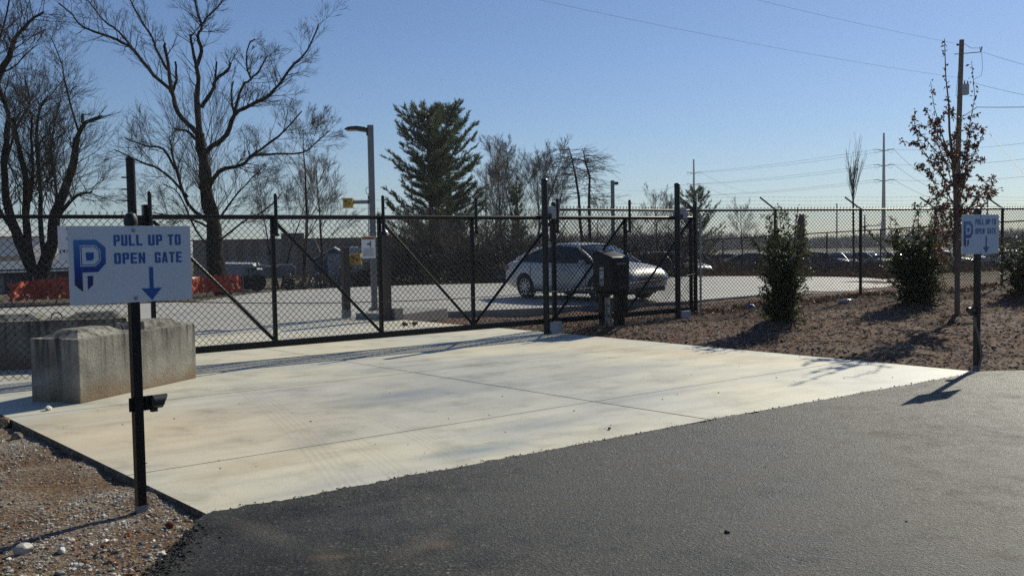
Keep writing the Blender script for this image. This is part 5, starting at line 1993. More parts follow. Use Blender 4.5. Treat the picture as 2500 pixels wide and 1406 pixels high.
# planted evergreens in the mulch
def leafq(b, p, d, up, L, w, fold=.25):
    s = d.cross(up)
    if s.length < 1e-4: return
    s.normalize()
    nrm = s.cross(d)
    m1 = p + d * L * .45
    vs = [p, m1 + s * w * .5 + nrm * w * fold, p + d * L, m1 - s * w * .5 + nrm * w * fold, m1]
    b.add(vs, [(0, 1, 4), (1, 2, 4), (2, 3, 4), (3, 0, 4)])

def make_shrub(seed, H=2.6, R=.70, nl=9000):
    r = random.Random(seed)
    t = thing('evergreen_shrub', '', 'shrub', (0, 0, 0))
    st, lf = MB(), MB()
    tips = []
    for k in range(26):
        a = r.uniform(0, 6.28)
        lean = r.uniform(.05, .45)
        h = H * r.uniform(.45, 1.0) * (1 - lean * .35)
        p = Vector((r.uniform(-.08, .08), r.uniform(-.08, .08), -.1))
        d = Vector((math.cos(a) * lean, math.sin(a) * lean, 1)).normalized()
        pts = [p.copy()]
        for i in range(7):
            d = (d + rvec(r) * .10 + UPV * .05).normalized()
            p = p + d * h / 7
            pts.append(p.copy())
        st.tube(pts, [lerp(.016, .004, i / 7) for i in range(8)], 5, caps=False)
        for q in range(19):
            u = r.uniform(.04, 1.0) ** 1.15
            i = min(6, int(u * 7))
            pp = pts[i].lerp(pts[i + 1], u * 7 - i)
            zz = pp.z / H
            rmax = R * float(np.interp(zz, [0, .12, .3, .55, .8, 1.0], [.88, .98, .95, .84, .66, .34]))
            a2 = r.uniform(0, 6.28)
            sd = Vector((math.cos(a2), math.sin(a2), r.uniform(.1, .8))).normalized()
            L = r.uniform(.12, .42) * (1.1 - .4 * zz)
            q0 = pp
            Q = [q0, q0 + sd * L * .5 + UPV * .02, q0 + sd * L + UPV * .06]
            if Vector((Q[2].x, Q[2].y, 0)).length > rmax * 1.1 and r.random() < .8: continue
            st.tube(Q, [.006, .004, .0025], 4, caps=False)
            tips.append((Q, zz))
        tips.append(([pts[-3], pts[-2], pts[-1]], 1.0))
    for k in range(nl):
        Q, zz = r.choice(tips)
        u = r.uniform(.1, 1.05) * 2
        i = min(1, int(u))
        p = Q[i].lerp(Q[i + 1], min(1.1, u - i))
        ax = (Q[2] - Q[0]).normalized()
        sd = rvec(r)
        d = (ax * .5 + sd * .8 + UPV * r.uniform(-.1, .35)).normalized()
        if p.z < .05 or r.random() < .36 * sstep(.45, .85, zz): continue
        leafq(lf, p, d, (UPV + rvec(r) * .6).normalized(), r.uniform(.055, .10), r.uniform(.024, .036))
    st.build('stem', M['bark_dark'], t)
    lf.build('foliage', M['evergreen'], t)
    return t
GS = 'planted evergreen shrubs along the fence'
sh1 = make_shrub(201, nl=7600)
sh2 = make_shrub(205, R=.70, nl=9800)
sh3 = make_shrub(211, R=.68, nl=9000)
def put_shrub(t, px, py, pyt, label, wid=1.0, rz=0.0, H=2.6):
    p = GT(px, py)
    top = D(px, pyt, p.y).z
    s = (top - p.z) / H
    t.location = p
    t.rotation_euler = (0, 0, rz)
    t.scale = (wid, wid, s)
    t['label'] = label; t['group'] = GS
    return t
put_shrub(sh1, 1908, 796, 462, 'loose evergreen shrub nearest the gate, with wispy top shoots', .92, .5)
put_shrub(sh2, 2240, 750, 468, 'fuller evergreen shrub next to the brown oak sapling', 1.12, 1.0)
put_shrub(sh3, 2512, 730, 520, 'evergreen shrub cut by the right edge, behind the far blue sign', 1.15, 2.6)

# brown-leaved oak sapling
po_ = GT(2337, 783)
ok = thing('oak_sapling', 'slender oak sapling with clinging brown leaves in the mulch, in front of the utility pole', 'tree', po_)
r = random.Random(55)
tr, lf = MB(), MB()
ytr = po_.y
def okp(px, py, dy=0): return D(px, py, ytr + dy) - po_
trunk = [Vector((0, 0, -.1)), okp(2337, 700), okp(2337, 620), okp(2335, 540), okp(2331, 450), okp(2326, 390), okp(2318, 320), okp(2316, 250), okp(2309, 190), okp(2306, 95)]
tr.tube(trunk, [.045, .042, .04, .036, .03, .024, .018, .013, .009, .005], 8)
lv_ = []
def oak_branch(pts, w=.012, n=30):
    tr.tube(pts, [lerp(w, .004, i / (len(pts) - 1)) for i in range(len(pts))], 5, caps=False)
    lv_.append((pts, n))
for a, c in [((2331, 450), [(2352, 390), (2368, 300), (2380, 240), (2372, 150)]), ((2326, 400), [(2300, 330), (2280, 260), (2272, 200)])]:
    pts = [okp(*a)] + [okp(x, y, r.uniform(-.15, .15)) for x, y in c]
    oak_branch(pts, .010, 30)
ends = [(2222, 298, 420), (2258, 262, 400), (2240, 345, 460), (2262, 410, 500), (2290, 290, 430), (2400, 330, 470), (2388, 380, 500), (2372, 300, 460), (2430, 440, 560), (2420, 470, 580), (2395, 455, 540), (2360, 420, 520),
        (2285, 500, 590), (2300, 560, 630), (2280, 330, 470), (2310, 440, 540), (2350, 500, 590), (2375, 540, 600), (2400, 500, 590), (2275, 455, 530), (2340, 350, 470), (2300, 380, 500), (2365, 350, 480), (2385, 590, 640), (2290, 600, 650), (2320, 520, 620), (2370, 460, 560), (2345, 280, 400)]
for ex, ey, sy in ends:
    s0 = okp(2330 + r.uniform(-3, 3), sy)
    e = okp(ex, ey, r.uniform(-.7, .7))
    mid_ = (s0 + e) / 2 + Vector((0, 0, -.05)) + rvec(r) * .06
    oak_branch([s0, mid_, e], .010, 62)
    for q in range(3):
        u = r.uniform(.4, .95)
        p = mid_.lerp(e, u)
        e2 = p + Vector((r.uniform(-.25, .25), r.uniform(-.25, .25), r.uniform(-.05, .3)))
        oak_branch([p, (p + e2) / 2 + rvec(r) * .02, e2], .005, 22)
for pts, n in lv_:
    for _ in range(n):
        u = r.uniform(.35, 1.0) * (len(pts) - 1)
        i = min(len(pts) - 2, int(u))
        p = pts[i].lerp(pts[i + 1], u - i) + rvec(r) * r.uniform(0, .05)
        d = (rvec(r) + Vector((0, 0, -.35))).normalized()
        leafq(lf, p, d, rvec(r), r.uniform(.035, .085), r.uniform(.02, .042), .3)
for k in range(26):
    i = r.uniform(7.0, 8.95)
    p = trunk[int(i)].lerp(trunk[min(9, int(i) + 1)], i - int(i))
    leafq(lf, p, rvec(r), rvec(r), r.uniform(.05, .09), .04)
tr.build('trunk', M['wood_pole'], ok, True)
lf.build('crown', M['oak_leaf'], ok)
# mulch ring at its foot is part of the bed

# thin upright bare poplar and a thick broken snag behind the fence
pt = thing('bare_poplar', 'thin upright bare tree standing alone behind the fence', 'tree', D(2085, 640, 40))
r = random.Random(91); tr, cr = MB(), MB()
pb = D(2085, 640, 40)
P = [D(2085, 680, 40) - pb, D(2084, 600, 40) - pb, D(2083, 500, 40) - pb, D(2082, 440, 40) - pb]
tr.tube(P, [.05, .045, .04, .02], 7)
for k in range(26):
    u = r.uniform(.0, 1)
    p = P[2].lerp(P[3], u)
    a = r.uniform(0, 6.28)
    twig(cr, r, p, Vector((math.cos(a) * .25, math.sin(a) * .25, 1)), r.uniform(.8, 2.0) * (1.1 - .4 * u), .014, 1, .15, .3, .07, (2, 4), 5, 4, .006)
tr.build('trunk', M['bark_dark'], pt, True); cr.build('crown', M['twig_pale'], pt)
sg = D(1955, 640, 42)
t = thing('tree_snag', 'thick broken tree stump standing behind the first shrub', 'tree', sg)
b = MB(); b.tube([D(1953, 690, 42) - sg, D(1954, 600, 42) - sg, D(1956, 545, 42) - sg, D(1958, 524, 42) - sg], [.19, .16, .17, .11], 9); b.build('trunk', M['wood_pole'], t, True)
b = MB(); r = random.Random(4)
for k in range(700):
    u = r.random(); p = (D(1953, 690, 42) - sg).lerp(D(1957, 524, 42) - sg, u) + Vector((r.uniform(-.24, .24), r.uniform(-.24, .24), 0))
    leafq(b, p, rvec(r), rvec(r), .11, .08)
b.build('crown', M['oak_leaf'], t)
# ------------------------------------------------------------------ undergrowth and far woods
b = MB(); r = random.Random(14)
lfb = MB()
def brush_at(px, depth, hpx_top, n, w):
    for _ in range(n):
        d_ = depth + r.uniform(-1.5, 4)
        x = px + r.uniform(-w, w)
        g = D(x, 640, d_)
        z = gz(g.x, g.y)
        top = D(x, hpx_top + r.uniform(-14, 40), d_).z - z
        a = r.uniform(0, 6.28)
        twig(b, r, Vector((g.x, g.y, z - .1)), Vector((math.cos(a) * .35, math.sin(a) * .35, 1)), max(.5, top * r.uniform(.6, 1.05)), .018, 2, .1, .9, .2, (5, 8), 4, 3, .007)
        for k in range(9):
            h = r.uniform(.02, .7) * top
            p = Vector((g.x + r.uniform(-.55, .55), g.y + r.uniform(-.55, .55), z + h))
            for q in range(5):
                leafq(lfb, p + rvec(r) * .22, rvec(r), rvec(r), r.uniform(.07, .15), r.uniform(.04, .08))
for px, dep, top, n, w in ((975, 38.5, 566, 34, 34), (1030, 38.5, 552, 42, 40), (1100, 38.5, 556, 42, 40), (1170, 38.5, 564, 38, 40), (1235, 38.5, 560, 36, 36), (1300, 39, 572, 34, 36), (1370, 40, 588, 26, 36),
                           (1440, 41, 592, 24, 36), (1520, 41, 586, 24, 40), (1600, 41, 584, 26, 40), (1668, 42, 590, 20, 30),
                           (900, 37, 640, 18, 26), (850, 36, 650, 14, 26), (760, 36, 655, 8, 40)):
    brush_at(px, dep, top, n, w)
o = b.build('undergrowth', M['brush_twig']); tag(o, 'tangled bare brush along the back edge of the lot', 'brush', kind='stuff')
o = lfb.build('brush_leaves', M['brush_leaf']); tag(o, 'dull dark leaves filling the brush behind the lot', 'brush', kind='stuff')
# low scrub and weeds on the bank right of the lot
b = MB(); r = random.Random(15)
for _ in range(2600):
    px, dep = r.uniform(1700, 2520), r.uniform(36, 46)
    g = D(px, 640, dep)
    p = Vector((g.x, g.y, gz(g.x, g.y)))
    d = Vector((r.uniform(-.6, .6), r.uniform(-.6, .6), 1)).normalized()
    L = r.uniform(.1, .5)
    blade(b, p, d, L, .03, r); blade(b, p, (d + rvec(r) * .5).normalized(), L * .8, .03, r)
for _ in range(1500):
    px, py = r.uniform(1690, 2520), r.uniform(690, 760)
    p = GT(px, py) if py < 735 else None
    if p is None or p.y < 20.5 or p.y > 27: continue
    if p.x < 9.3: continue
    d = Vector((r.uniform(-.5, .5), r.uniform(-.5, .5), 1)).normalized()
    blade(b, p, d, r.uniform(.05, .16), .012, r)
for _ in range(800):
    px, dep = r.uniform(1660, 2560), r.uniform(37, 52)
    g = D(px, 640, dep)
    z = gz(g.x, g.y)
    top = D(px, r.uniform(622, 664), dep).z - z
    if top < .15: continue
    for q in range(3):
        a = r.uniform(0, 6.28)
        twig(b, r, Vector((g.x + r.uniform(-.4, .4), g.y, z - .05)), Vector((math.cos(a) * .5, math.sin(a) * .5, 1)), top * r.uniform(.6, 1.1), .012, 1, .05, .9, .25, (4, 7), 4, 3, .007)
o = b.build('dry_weeds', M['leaf_litter']); tag(o, 'dry brown weeds on the bank behind the lot', 'weeds', kind='stuff')

b = MB(); r = random.Random(16)
for k in range(5200):
    px = r.uniform(1300, 2750)
    d_ = r.uniform(330, 430)
    g = D(px, 600, d_)
    z = gz(g.x, g.y)
    hmax = float(np.interp(px, [1300, 1650, 1800, 1960, 2100, 2330, 2750], [9, 9, 8, 5.5, 6.0, 7.5, 9]))
    h = hmax * r.uniform(.55, 1.0)
    p = Vector((g.x, g.y, z))
    w = r.uniform(.5, 1.3)
    for q in range(3):
        dd = Vector((r.uniform(-.3, .3), r.uniform(-.3, .3), 1)).normalized()
        blade(b, p + Vector((r.uniform(-2, 2), 0, 0)), dd, h * r.uniform(.6, 1), w, r)
o = b.build('far_woods', M['haze_wood']); tag(o, 'low hazy grey band of distant woods on the horizon', 'woods', kind='stuff')
# brown wooded bank at the far right
b = MB()
for k in range(2600):
    px = r.uniform(2400, 2800)
    d_ = r.uniform(110, 140)
    g = D(px, 600, d_); z = gz(g.x, g.y)
    h = r.uniform(1.6, 3.2) * float(np.interp(px, [2400, 2460, 2800], [.6, 1, 1.2]))
    blade(b, Vector((g.x, g.y, z)), Vector((r.uniform(-.4, .4), r.uniform(-.4, .4), 1)).normalized(), h, r.uniform(.4, .9), r)
o = b.build('scrub_bank', M['twig']); tag(o, 'brown scrub on the bank at the far right behind the fence', 'scrub', kind='stuff')

# ------------------------------------------------------------------ buildings and machines at the left
def wall_run(px0, px1, py_top, depth, zbase=-2.0):
    return D(px0, py_top, depth), D(px1, py_top, depth), zbase
a, c = D(470, 586, 88), D(985, 583, 92)
zb = -2.2
t = thing('warehouse', 'long low taupe warehouse with flat roof behind the largest bare tree', 'building', (a.x, a.y, zb))
Lw = (Vector((c.x, c.y, 0)) - Vector((a.x, a.y, 0))).length
angw = math.atan2(c.y - a.y, c.x - a.x)
t.rotation_euler = (0, 0, angw)
hw = a.z - zb
b = MB(); b.box((Lw / 2, 9, (hw - .12) / 2), (Lw, 18, hw - .12)); b.build('wall', M['grey_wall'], t)
b = MB(); b.box((Lw / 2, 9, hw - .06), (Lw + .3, 18.3, .12)); b.build('roof', M['grey_wall2'], t)
for x in [Lw * k / 14 for k in range(1, 14)]:
    b = MB(); b.box((x, -.06, (hw - .3) / 2), (.5, .12, hw - .3)); b.build('pilaster', M['grey_wall2'], t)
b = MB(); b.box((Lw * .46, 4, hw + .25), (2.2, 1.6, .6)); b.build('roof_unit', M['grey_wall2'], t)
for x, w_ in ((Lw * .2, 3), (Lw * .33, 1.0)):
    b = MB(); b.box((x, -.03, 1.2), (w_, .08, 2.4)); b.build('door', M['machine'], t)
a, c = D(-200, 578, 62), D(112, 578, 70)
t = thing('pale_warehouse', 'pale warehouse seen between trunks at the left edge', 'building', (a.x, a.y, -1.6))
angw = math.atan2(c.y - a.y, c.x - a.x); Lw = math.hypot(c.x - a.x, c.y - a.y)
t.rotation_euler = (0, 0, angw)
hw = a.z + 1.6
b = MB(); b.box((Lw / 2, 6, hw / 2), (Lw, 12, hw)); b.build('wall', M['pale_wall'], t)
b = MB(); b.prism([(-.3, hw), (12.3, hw), (6, hw + .9)], (0, 1, 0), (0, 0, 1), (1, 0, 0), (-.2, 0, 0), Lw + .4); b.build('roof', M['white_trim'], t)
b = MB(); b.box((Lw * .62, -.03, 1.3), (3.2, .06, 2.6)); b.build('door', M['grey_wall'], t)
a, c = D(-120, 672, 44), D(205, 672, 48)
z0 = -.9
t = thing('low_shed', 'low navy shed with blue grey sloping roof behind the red plastic fence', 'shed', (a.x, a.y, z0))
angw = math.atan2(c.y - a.y, c.x - a.x); Lw = math.hypot(c.x - a.x, c.y - a.y)
t.rotation_euler = (0, 0, angw)
hw = a.z - z0
b = MB(); b.box((Lw / 2, 2.5, (hw + .25) / 2), (Lw, 4.6, hw + .1)); b.build('wall', M['navy_wall'], t)
b = MB(); b.prism([(-.25, hw), (-.25, hw + .05), (4, hw + .55), (4.0, hw + .5)], (0, 1, 0), (0, 0, 1), (1, 0, 0), (-.2, 0, 0), Lw + .4); b.build('roof', M['roof_metal'], t)
b = MB(); b.box((Lw * .3, .18, hw / 2), (1.0, .06, hw * .85)); b.build('door', M['machine'], t)

# grey covered trailer beside the red mesh
g = D(560, 700, 40)
z0 = gz(g.x, g.y)
t = thing('covered_trailer', 'grey tarpaulin covered trailer right of the largest bare tree trunk', 'trailer', (g.x, g.y, z0), .12)
h1, h2 = D(560, 642, 40).z - z0, D(560, 668, 40).z - z0
b = MB(); b.prism([(-1.15, .35), (1.1, .35), (1.1, h2 + .1), (.95, h1 - .05), (-.6, h1), (-1.1, h2 - .1)], (1, 0, 0), (0, 0, 1), (0, 1, 0), (0, 0, 0), 2.2); b.build('cover', M['shed_grey'], t, bevel=.08)
b = MB(); b.box((0, 1.1, .3), (2.2, 2.0, .1)); b.build('bed', M['machine'], t)
for x in (-.75, .7):
    b = MB(); b.lathe([(.15, -.08), (.30, -.08), (.30, .08), (.15, .08)], (x, .05, .30), axis=(0, 1, 0), n=18); b.build('wheel', M['rubber'], t, True)
# small tractor
g = D(662, 705, 40)
z0 = gz(g.x, g.y)
t = thing('tractor', 'small weathered tractor with canopy frame standing in front of the warehouse', 'tractor', (g.x, g.y, z0), .25)
zt = D(662, 652, 40).z - z0
b = MB(); b.box((.45, .4, .85), (.95, .5, .5)); b.box((.98, .4, .8), (.1, .46, .42)); b.build('hood', M['machine'], t, bevel=.05)
b = MB(); b.box((-.45, .4, .72), (.9, .9, .35)); b.box((-.35, .4, 1.05), (.4, .45, .1)); b.box((-.55, .4, 1.25), (.08, .42, .4)); b.build('seat_deck', M['machine'], t, bevel=.03)
b = MB(); b.box((-.35, .4, zt), (1.35, 1.1, .07)); cn = b.build('canopy', M['machine'], t, bevel=.03)
for x in (-.9, .2):
    for y in (-.05, .85):
        b = MB(); b.tube([(x, y, .7), (x, y, zt - .03)], .025, 8); b.build('canopy_post', M['dark_metal'], t)
for x, rr_ in ((-.55, .36), (.75, .26)):
    for y in (-.1, .9):
        b = MB(); b.lathe([(rr_ * .45, -.12), (rr_, -.11), (rr_, .11), (rr_ * .45, .12)], (x, y, rr_), axis=(0, 1, 0), n=20); w = b.build('wheel', M['rubber'], t, True)
        b = MB(); b.lathe([(rr_ * .44, -.06), (.04, -.02)], (x, y, rr_), axis=(0, 1, 0), n=14); b.build('rim', M['machine'], w)
for y in (.25, .55):
    b = MB(); b.lathe([(.07, 0), (.06, .03)], (1.03, y, .9), axis=(1, 0, 0), n=12); b.build('headlight', M['chrome'], t)
b = MB(); b.tube([(.25, .4, 1.15), (.02, .4, 1.32)], .015, 6); b.tube([(.02 + .0, .4 + .17 * math.cos(q), 1.32 + .17 * math.sin(q)) for q in [2 * math.pi * k / 12 for k in range(13)]], .012, 6); b.build('steering_wheel', M['cable'], t)
# blue shed
g = D(812, 690, 52)
z0 = gz(g.x, g.y)
t = thing('blue_shed', 'blue gabled shed with white roof edge left of the first bollard', 'shed', (g.x, g.y, z0), .15)
he, hr = D(812, 632, 52).z - z0, D(812, 606, 52).z - z0
b = MB(); b.prism([(-1.0, 0), (1.0, 0), (1.0, he), (.1, hr), (-1.0, he - .05)], (1, 0, 0), (0, 0, 1), (0, 1, 0), (0, 0, 0), 3.0); b.build('wall', M['shed_blue'], t)
b = MB(); b.bar((.1, 1.4, hr + .03), (1.15, 1.4, he - .03), 3.2, .06, up=(0, 0, 1)); b.bar((.1, 1.4, hr + .03), (-1.15, 1.4, he - .07), 3.2, .06); b.build('roof', M['white_trim'], t)
b = MB(); b.box((.15, -.02, .85), (.8, .05, 1.7)); dr = b.build('door', M['shed_grey'], t)
b = MB(); b.box((.45, -.06, .85), (.05, .04, .12)); b.build('handle', M['dark_metal'], dr)
# white low trailer behind the lower yellow box
g = D(880, 650, 58); z0 = gz(g.x, g.y)
t = thing('box_trailer', 'white box trailer showing behind the lower yellow box', 'trailer', (g.x, g.y, z0), .1)
hh_ = D(880, 603, 58).z - z0
b = MB(); b.box((0, 1.1, (hh_ + .5) / 2), (2.3, 2.2, hh_ - .5)); b.build('box_body', M['white_trim'], t, bevel=.05)
b = MB(); b.box((0, 1.1, .42), (2.2, 2.0, .12)); b.build('chassis', M['machine'], t)
for x in (-.6, .6):
    b = MB(); b.lathe([(.15, -.1), (.34, -.1), (.34, .1), (.15, .1)], (x, .05, .34), axis=(0, 1, 0), n=18); b.build('wheel', M['rubber'], t, True)

# crumpled red plastic barrier mesh
def red_fence(label, pts, seed):
    r = random.Random(seed)
    p0 = Vector(pts[0][0])
    t = thing('plastic_fence', label, 'barrier', p0, 0, 'sagging red plastic mesh barriers')
    b = MB()
    n = 46
    rows_ = 9
    g = []
    for i in range(n + 1):
        u = i / n * (len(pts) - 1)
        k = min(len(pts) - 2, int(u)); f = u - k
        p = Vector(pts[k][0]).lerp(Vector(pts[k + 1][0]), f)
        h = lerp(pts[k][1], pts[k + 1][1], f) * (1 + .12 * noise.noise(Vector((i * .35, seed, 0))))
        for j in range(rows_ + 1):
            v = j / rows_
            w = Vector((noise.noise(Vector((i * .3, j * .35, seed))), noise.noise(Vector((i * .3, j * .35, seed + 9))), 0)) * .10
            g.append(p + w + Vector((0, 0, h * v)) - p0)
    b.v = [tuple(q) for q in g]
    for i in range(n):
        for j in range(rows_):
            if r.random() < .10: continue
            a = i * (rows_ + 1) + j
            b.f.append((a, a + 1, a + rows_ + 2, a + rows_ + 1)); b.mi.append(0)
    b.build('mesh_sheet', M['debris_red'], t, smooth='all')
    for q in pts[::1]:
        c = MB(); pp = Vector(q[0]) - p0
        c.tube([(pp.x, pp.y + .2, -.2), (pp.x, pp.y + .2, q[1] + .12)], .02, 6); c.build('stake', M['machine'], t)
def rp(px, py, dep, hpx):
    p = D(px, py, dep)
    return ((p.x, p.y, gz(p.x, p.y)), hpx * dep / F0)
red_fence('sagging red plastic mesh barrier at far left, behind the white sign', [rp(20, 742, 27.5, 44), rp(75, 742, 28.5, 45), rp(130, 740, 28.5, 52), rp(200, 735, 29, 52)], 3)
red_fence('bright red plastic mesh barrier at the foot of the largest bare tree', [rp(455, 722, 30.5, 40), rp(500, 718, 31.5, 40), rp(545, 716, 31.5, 40), rp(590, 712, 32, 42)], 7)

# ------------------------------------------------------------------ utility pole, lines and pylons
pu = GT(2340, 658)
up_ = thing('utility_pole', 'wooden utility pole with transformer and cut-out, rising behind the brown oak sapling', 'utility pole', pu)
def ux(px, py, dy=0): return D(px, py, pu.y + dy) - pu
b = MB(); b.tube([Vector((0, 0, -.5)), ux(2338, 400), ux(2348, 98)], [.19, .17, .145], 14); b.build('pole', M['wood_pole'], up_, True)
for px, py in ((2338, 110),):
    b = MB()
    q = ux(px, py, -.1); b.lathe([(.05, -.07), (.08, -.03), (.05, 0), (.08, .03), (.04, .07)], q, axis=(-1, 0, 0), n=12)
b.build('insulator', M['dark_metal'], up_, True)
b = MB(); q = ux(2357, 219, -.25)
b.lathe([(.20, -.34), (.225, -.32), (.225, .30), (.21, .34), (.02, .37)], q, n=20); tf = b.build('transformer', M['transformer'], up_, True)
for dx in (-.06, .14):
    b = MB()
    c = q + Vector((dx, 0, .34)); b.lathe([(.03, 0), (.055, .04), (.03, .08), (.055, .12), (.03, .16), (.02, .22)], c, n=10)
    b.build('bushing', M['dark_metal'], tf, True)
for zz in (.2, -.2):
    b = MB(); b.box(q + Vector((-.21, .1, zz)), (.12, .1, .08)); b.build('bracket', M['galv'], tf)
b = MB(); b.bar(ux(2330, 133), ux(2392, 128), .05, .05); b.build('bracket_arm', M['galv'], up_)
b = MB(); c0 = ux(2396, 120)
b.lathe([(.035, -.22), (.06, -.16), (.035, -.1), (.06, -.04), (.035, .02), (.06, .08), (.04, .14)], c0, axis=(.25, 0, 1), n=10)
b.bar(c0 + Vector((-.12, 0, .14)), c0 + Vector((-.02, 0, -.26)), .03, .03); b.build('fuse_cutout', M['galv'], up_, True)
b = MB()
b.tube([c0 + Vector((.02, 0, -.24)), ux(2399, 165), ux(2396, 185), ux(2375, 195)], .012, 5)
b.build('jumper_wire', M['cable'], up_)
b = MB(); b.tube([ux(2351, 105), ux(2370, 118), ux(2390, 118)], .012, 5); b.build('jumper_wire', M['cable'], up_)
b = MB(); b.tube([ux(2340, 170), ux(2334, 230), ux(2342, 260)], .012, 5); b.build('jumper_wire', M['cable'], up_)

def span(name, label, p0, p1, sag, r, mat='line_wire', n=18, group='overhead lines'):
    p0, p1 = Vector(p0), Vector(p1)
    b = MB()
    pts = []
    for i in range(n + 1):
        t = i / n
        p = p0.lerp(p1, t); p.z -= sag * 4 * t * (1 - t)
        pts.append(p - p0)
    b.tube(pts, r, 4, caps=False)
    o = b.build(name, M[mat])
    o.location = p0
    tag(o, label, 'wire', group)
yu = pu.y
span('power_line', 'thin overhead line from the pole top to the upper left, touching the pole highest', D(2340, 108, yu), D(1600, -62, 46), .15, .0055)
span('power_line', 'thin overhead line from the transformer to the upper left', D(2338, 190, yu), D(1100, -48, 45), .3, .0055)
span('power_line', 'thin overhead line leaving the pole top to the right edge', D(2400, 128, yu), D(2640, 190, 44), .1, .010)
span('power_line', 'thin overhead line leaving the transformer height to the right edge', D(2352, 196, yu), D(2640, 258, 44), .1, .010)
span('service_cable', 'thick black cable running level from the pole to the right edge', D(2385, 262, yu), D(2700, 256, 43), .05, .028, 'cable')
span('service_cable', 'black cable drooping from the pole to meet the level cable', D(2343, 288, yu), D(2385, 262, yu), .04, .028, 'cable', 8)
span('guy_wire', 'steel guy wire slanting from the pole down to the right edge', D(2349, 250, yu), D(2620, 560, 42), 0, .013, 'cable')

def pylon(px, py_top, dep, label, arms, w_top=.22, w_bot=.6, arm_l=3.2):
    g = D(px, 600, dep)
    z = gz(g.x, g.y)
    top = D(px, py_top, dep).z - z
    t = thing('transmission_pole', label, 'pylon', (g.x, g.y, z), 0, 'steel transmission poles on the horizon')
    b = MB(); b.tube([(0, 0, 0), (0, 0, top)], [w_bot, w_top], 10); b.build('shaft', M['tower'], t, True)
    pts = []
    for k, py in enumerate(arms):
        zz = D(px, py, dep).z - z
        for s in (-1, 1):
            if not arm_l: continue
            b = MB(); b.tube([(0, 0, zz - .3), (s * arm_l * .6, 0, zz + .25), (s * arm_l, 0, zz + .35)], [.16, .12, .07], 6)
            ar = b.build('cross_arm', M['tower'], t)
            b = MB(); b.tube([(s * arm_l, 0, zz + .3), (s * arm_l * .75, 0, zz - 1.0), (s * arm_l * .35, 0, zz - .35)], .045, 5); b.build('insulator', M['tower'], ar)
            pts.append(Vector((g.x + s * arm_l, g.y, z + zz + .2)))
    return pts
w1 = pylon(2157, 325, 300, 'tallest steel transmission pole with three pairs of arms, behind the fence between the shrubs', (367, 404, 441), .28, .75, 3.2)
w2 = pylon(1695, 389, 400, 'steel transmission pole with two pairs of arms, above the second gate post', (423, 451, 479), .3, .8, 3.0)
pylon(2043, 497, 250, 'small thin distant pole seen through the fence', (), .16, .22, 0)
pylon(2410, 470, 170, 'thin distant pole just left of the far right fence post', (), .12, .18, 0)
# H frame behind the fence
hf = D(2110, 620, 260); t = thing('h_frame', 'distant two-legged wooden frame with cross bar, left of the tallest transmission pole', 'pylon', (hf.x, hf.y, gz(hf.x, hf.y)))
zz0 = gz(hf.x, hf.y)
xa, xb = D(2111, 545, 260), D(2153, 545, 260)
b = MB(); b.tube([(xa.x - hf.x, 0, 0), (xa.x - hf.x, 0, D(2111, 525, 260).z - zz0)], .2, 7); b.build('leg', M['tower'], t); b = MB(); b.tube([(xb.x - hf.x, 0, 0), (xb.x - hf.x, 0, D(2150, 545, 260).z - zz0)], .2, 7); b.build('leg', M['tower'], t)
b = MB(); zc_ = D(2130, 551, 260).z - zz0
b.bar((xa.x - hf.x, 0, zc_), (xb.x - hf.x, 0, zc_), .25, .25); b.bar((xa.x - hf.x, 0, zc_ + 1.4), (xa.x - hf.x + 1.3, 0, zc_), .15, .15); b.bar((xb.x - hf.x, 0, zc_ + 1.0), (xb.x - hf.x - 1.3, 0, zc_), .15, .15)
b.build('cross_bar', M['tower'], t)
for k in range(3):
    sp_ = ('top', 'middle', 'lowest')[k]
    span('transmission_line', sp_ + ' left conductor between the two transmission poles', w2[k * 2], w1[k * 2], .8, .045, n=24, group='transmission conductors')
    span('transmission_line', sp_ + ' right conductor between the two transmission poles', w2[k * 2 + 1], w1[k * 2 + 1], 1.0, .045, n=24, group='transmission conductors')
    a = w1[k * 2 + 1]
    py_end = (345, 384, 428)[k]
    span('transmission_line', sp_ + ' conductor running right from the tallest transmission pole', a, D(2560, py_end - 3, 235), 1.0, .045, n=20, group='transmission conductors')
    dn = D(2300 + 30 * k, (444, 470, 500)[k] , 520)
    span('transmission_line', sp_ + ' conductor falling away behind the tallest transmission pole', w1[k * 2 + 1], dn, 2.5, .05, n=20, group='transmission conductors')
    dn = D(1850 - 20 * k, (472, 486, 505)[k], 640)
    if k < 2:
        span('transmission_line', sp_ + ' conductor falling away behind the farther transmission pole', w2[k * 2 + 1], dn, 2.0, .05, n=20, group='transmission conductors')
span('transmission_line', 'long conductor sloping left from the farther transmission pole', w2[2], D(1480, 458, 640), 2.5, .055, n=20, group='transmission conductors')

# second light pole, far
g = D(1497, 600, 43); z0 = gz(g.x, g.y)
t = thing('camera_pole', 'far grey pole topped by a small dark lamp, seen between the gate posts', 'light pole', (g.x, g.y, z0))
zt = D(1494, 441, 43).z - z0
b = MB(); b.box((0, 0, zt / 2), (.16, .16, zt)); b.build('pole', M['grey_paint'], t)
b = MB(); b.box((.16, 0, zt - .13), (.2, .12, .14)); b.box((.08, 0, zt - .1), (.1, .05, .05)); b.build('lamp_head', M['dark_metal'], t, bevel=.02)

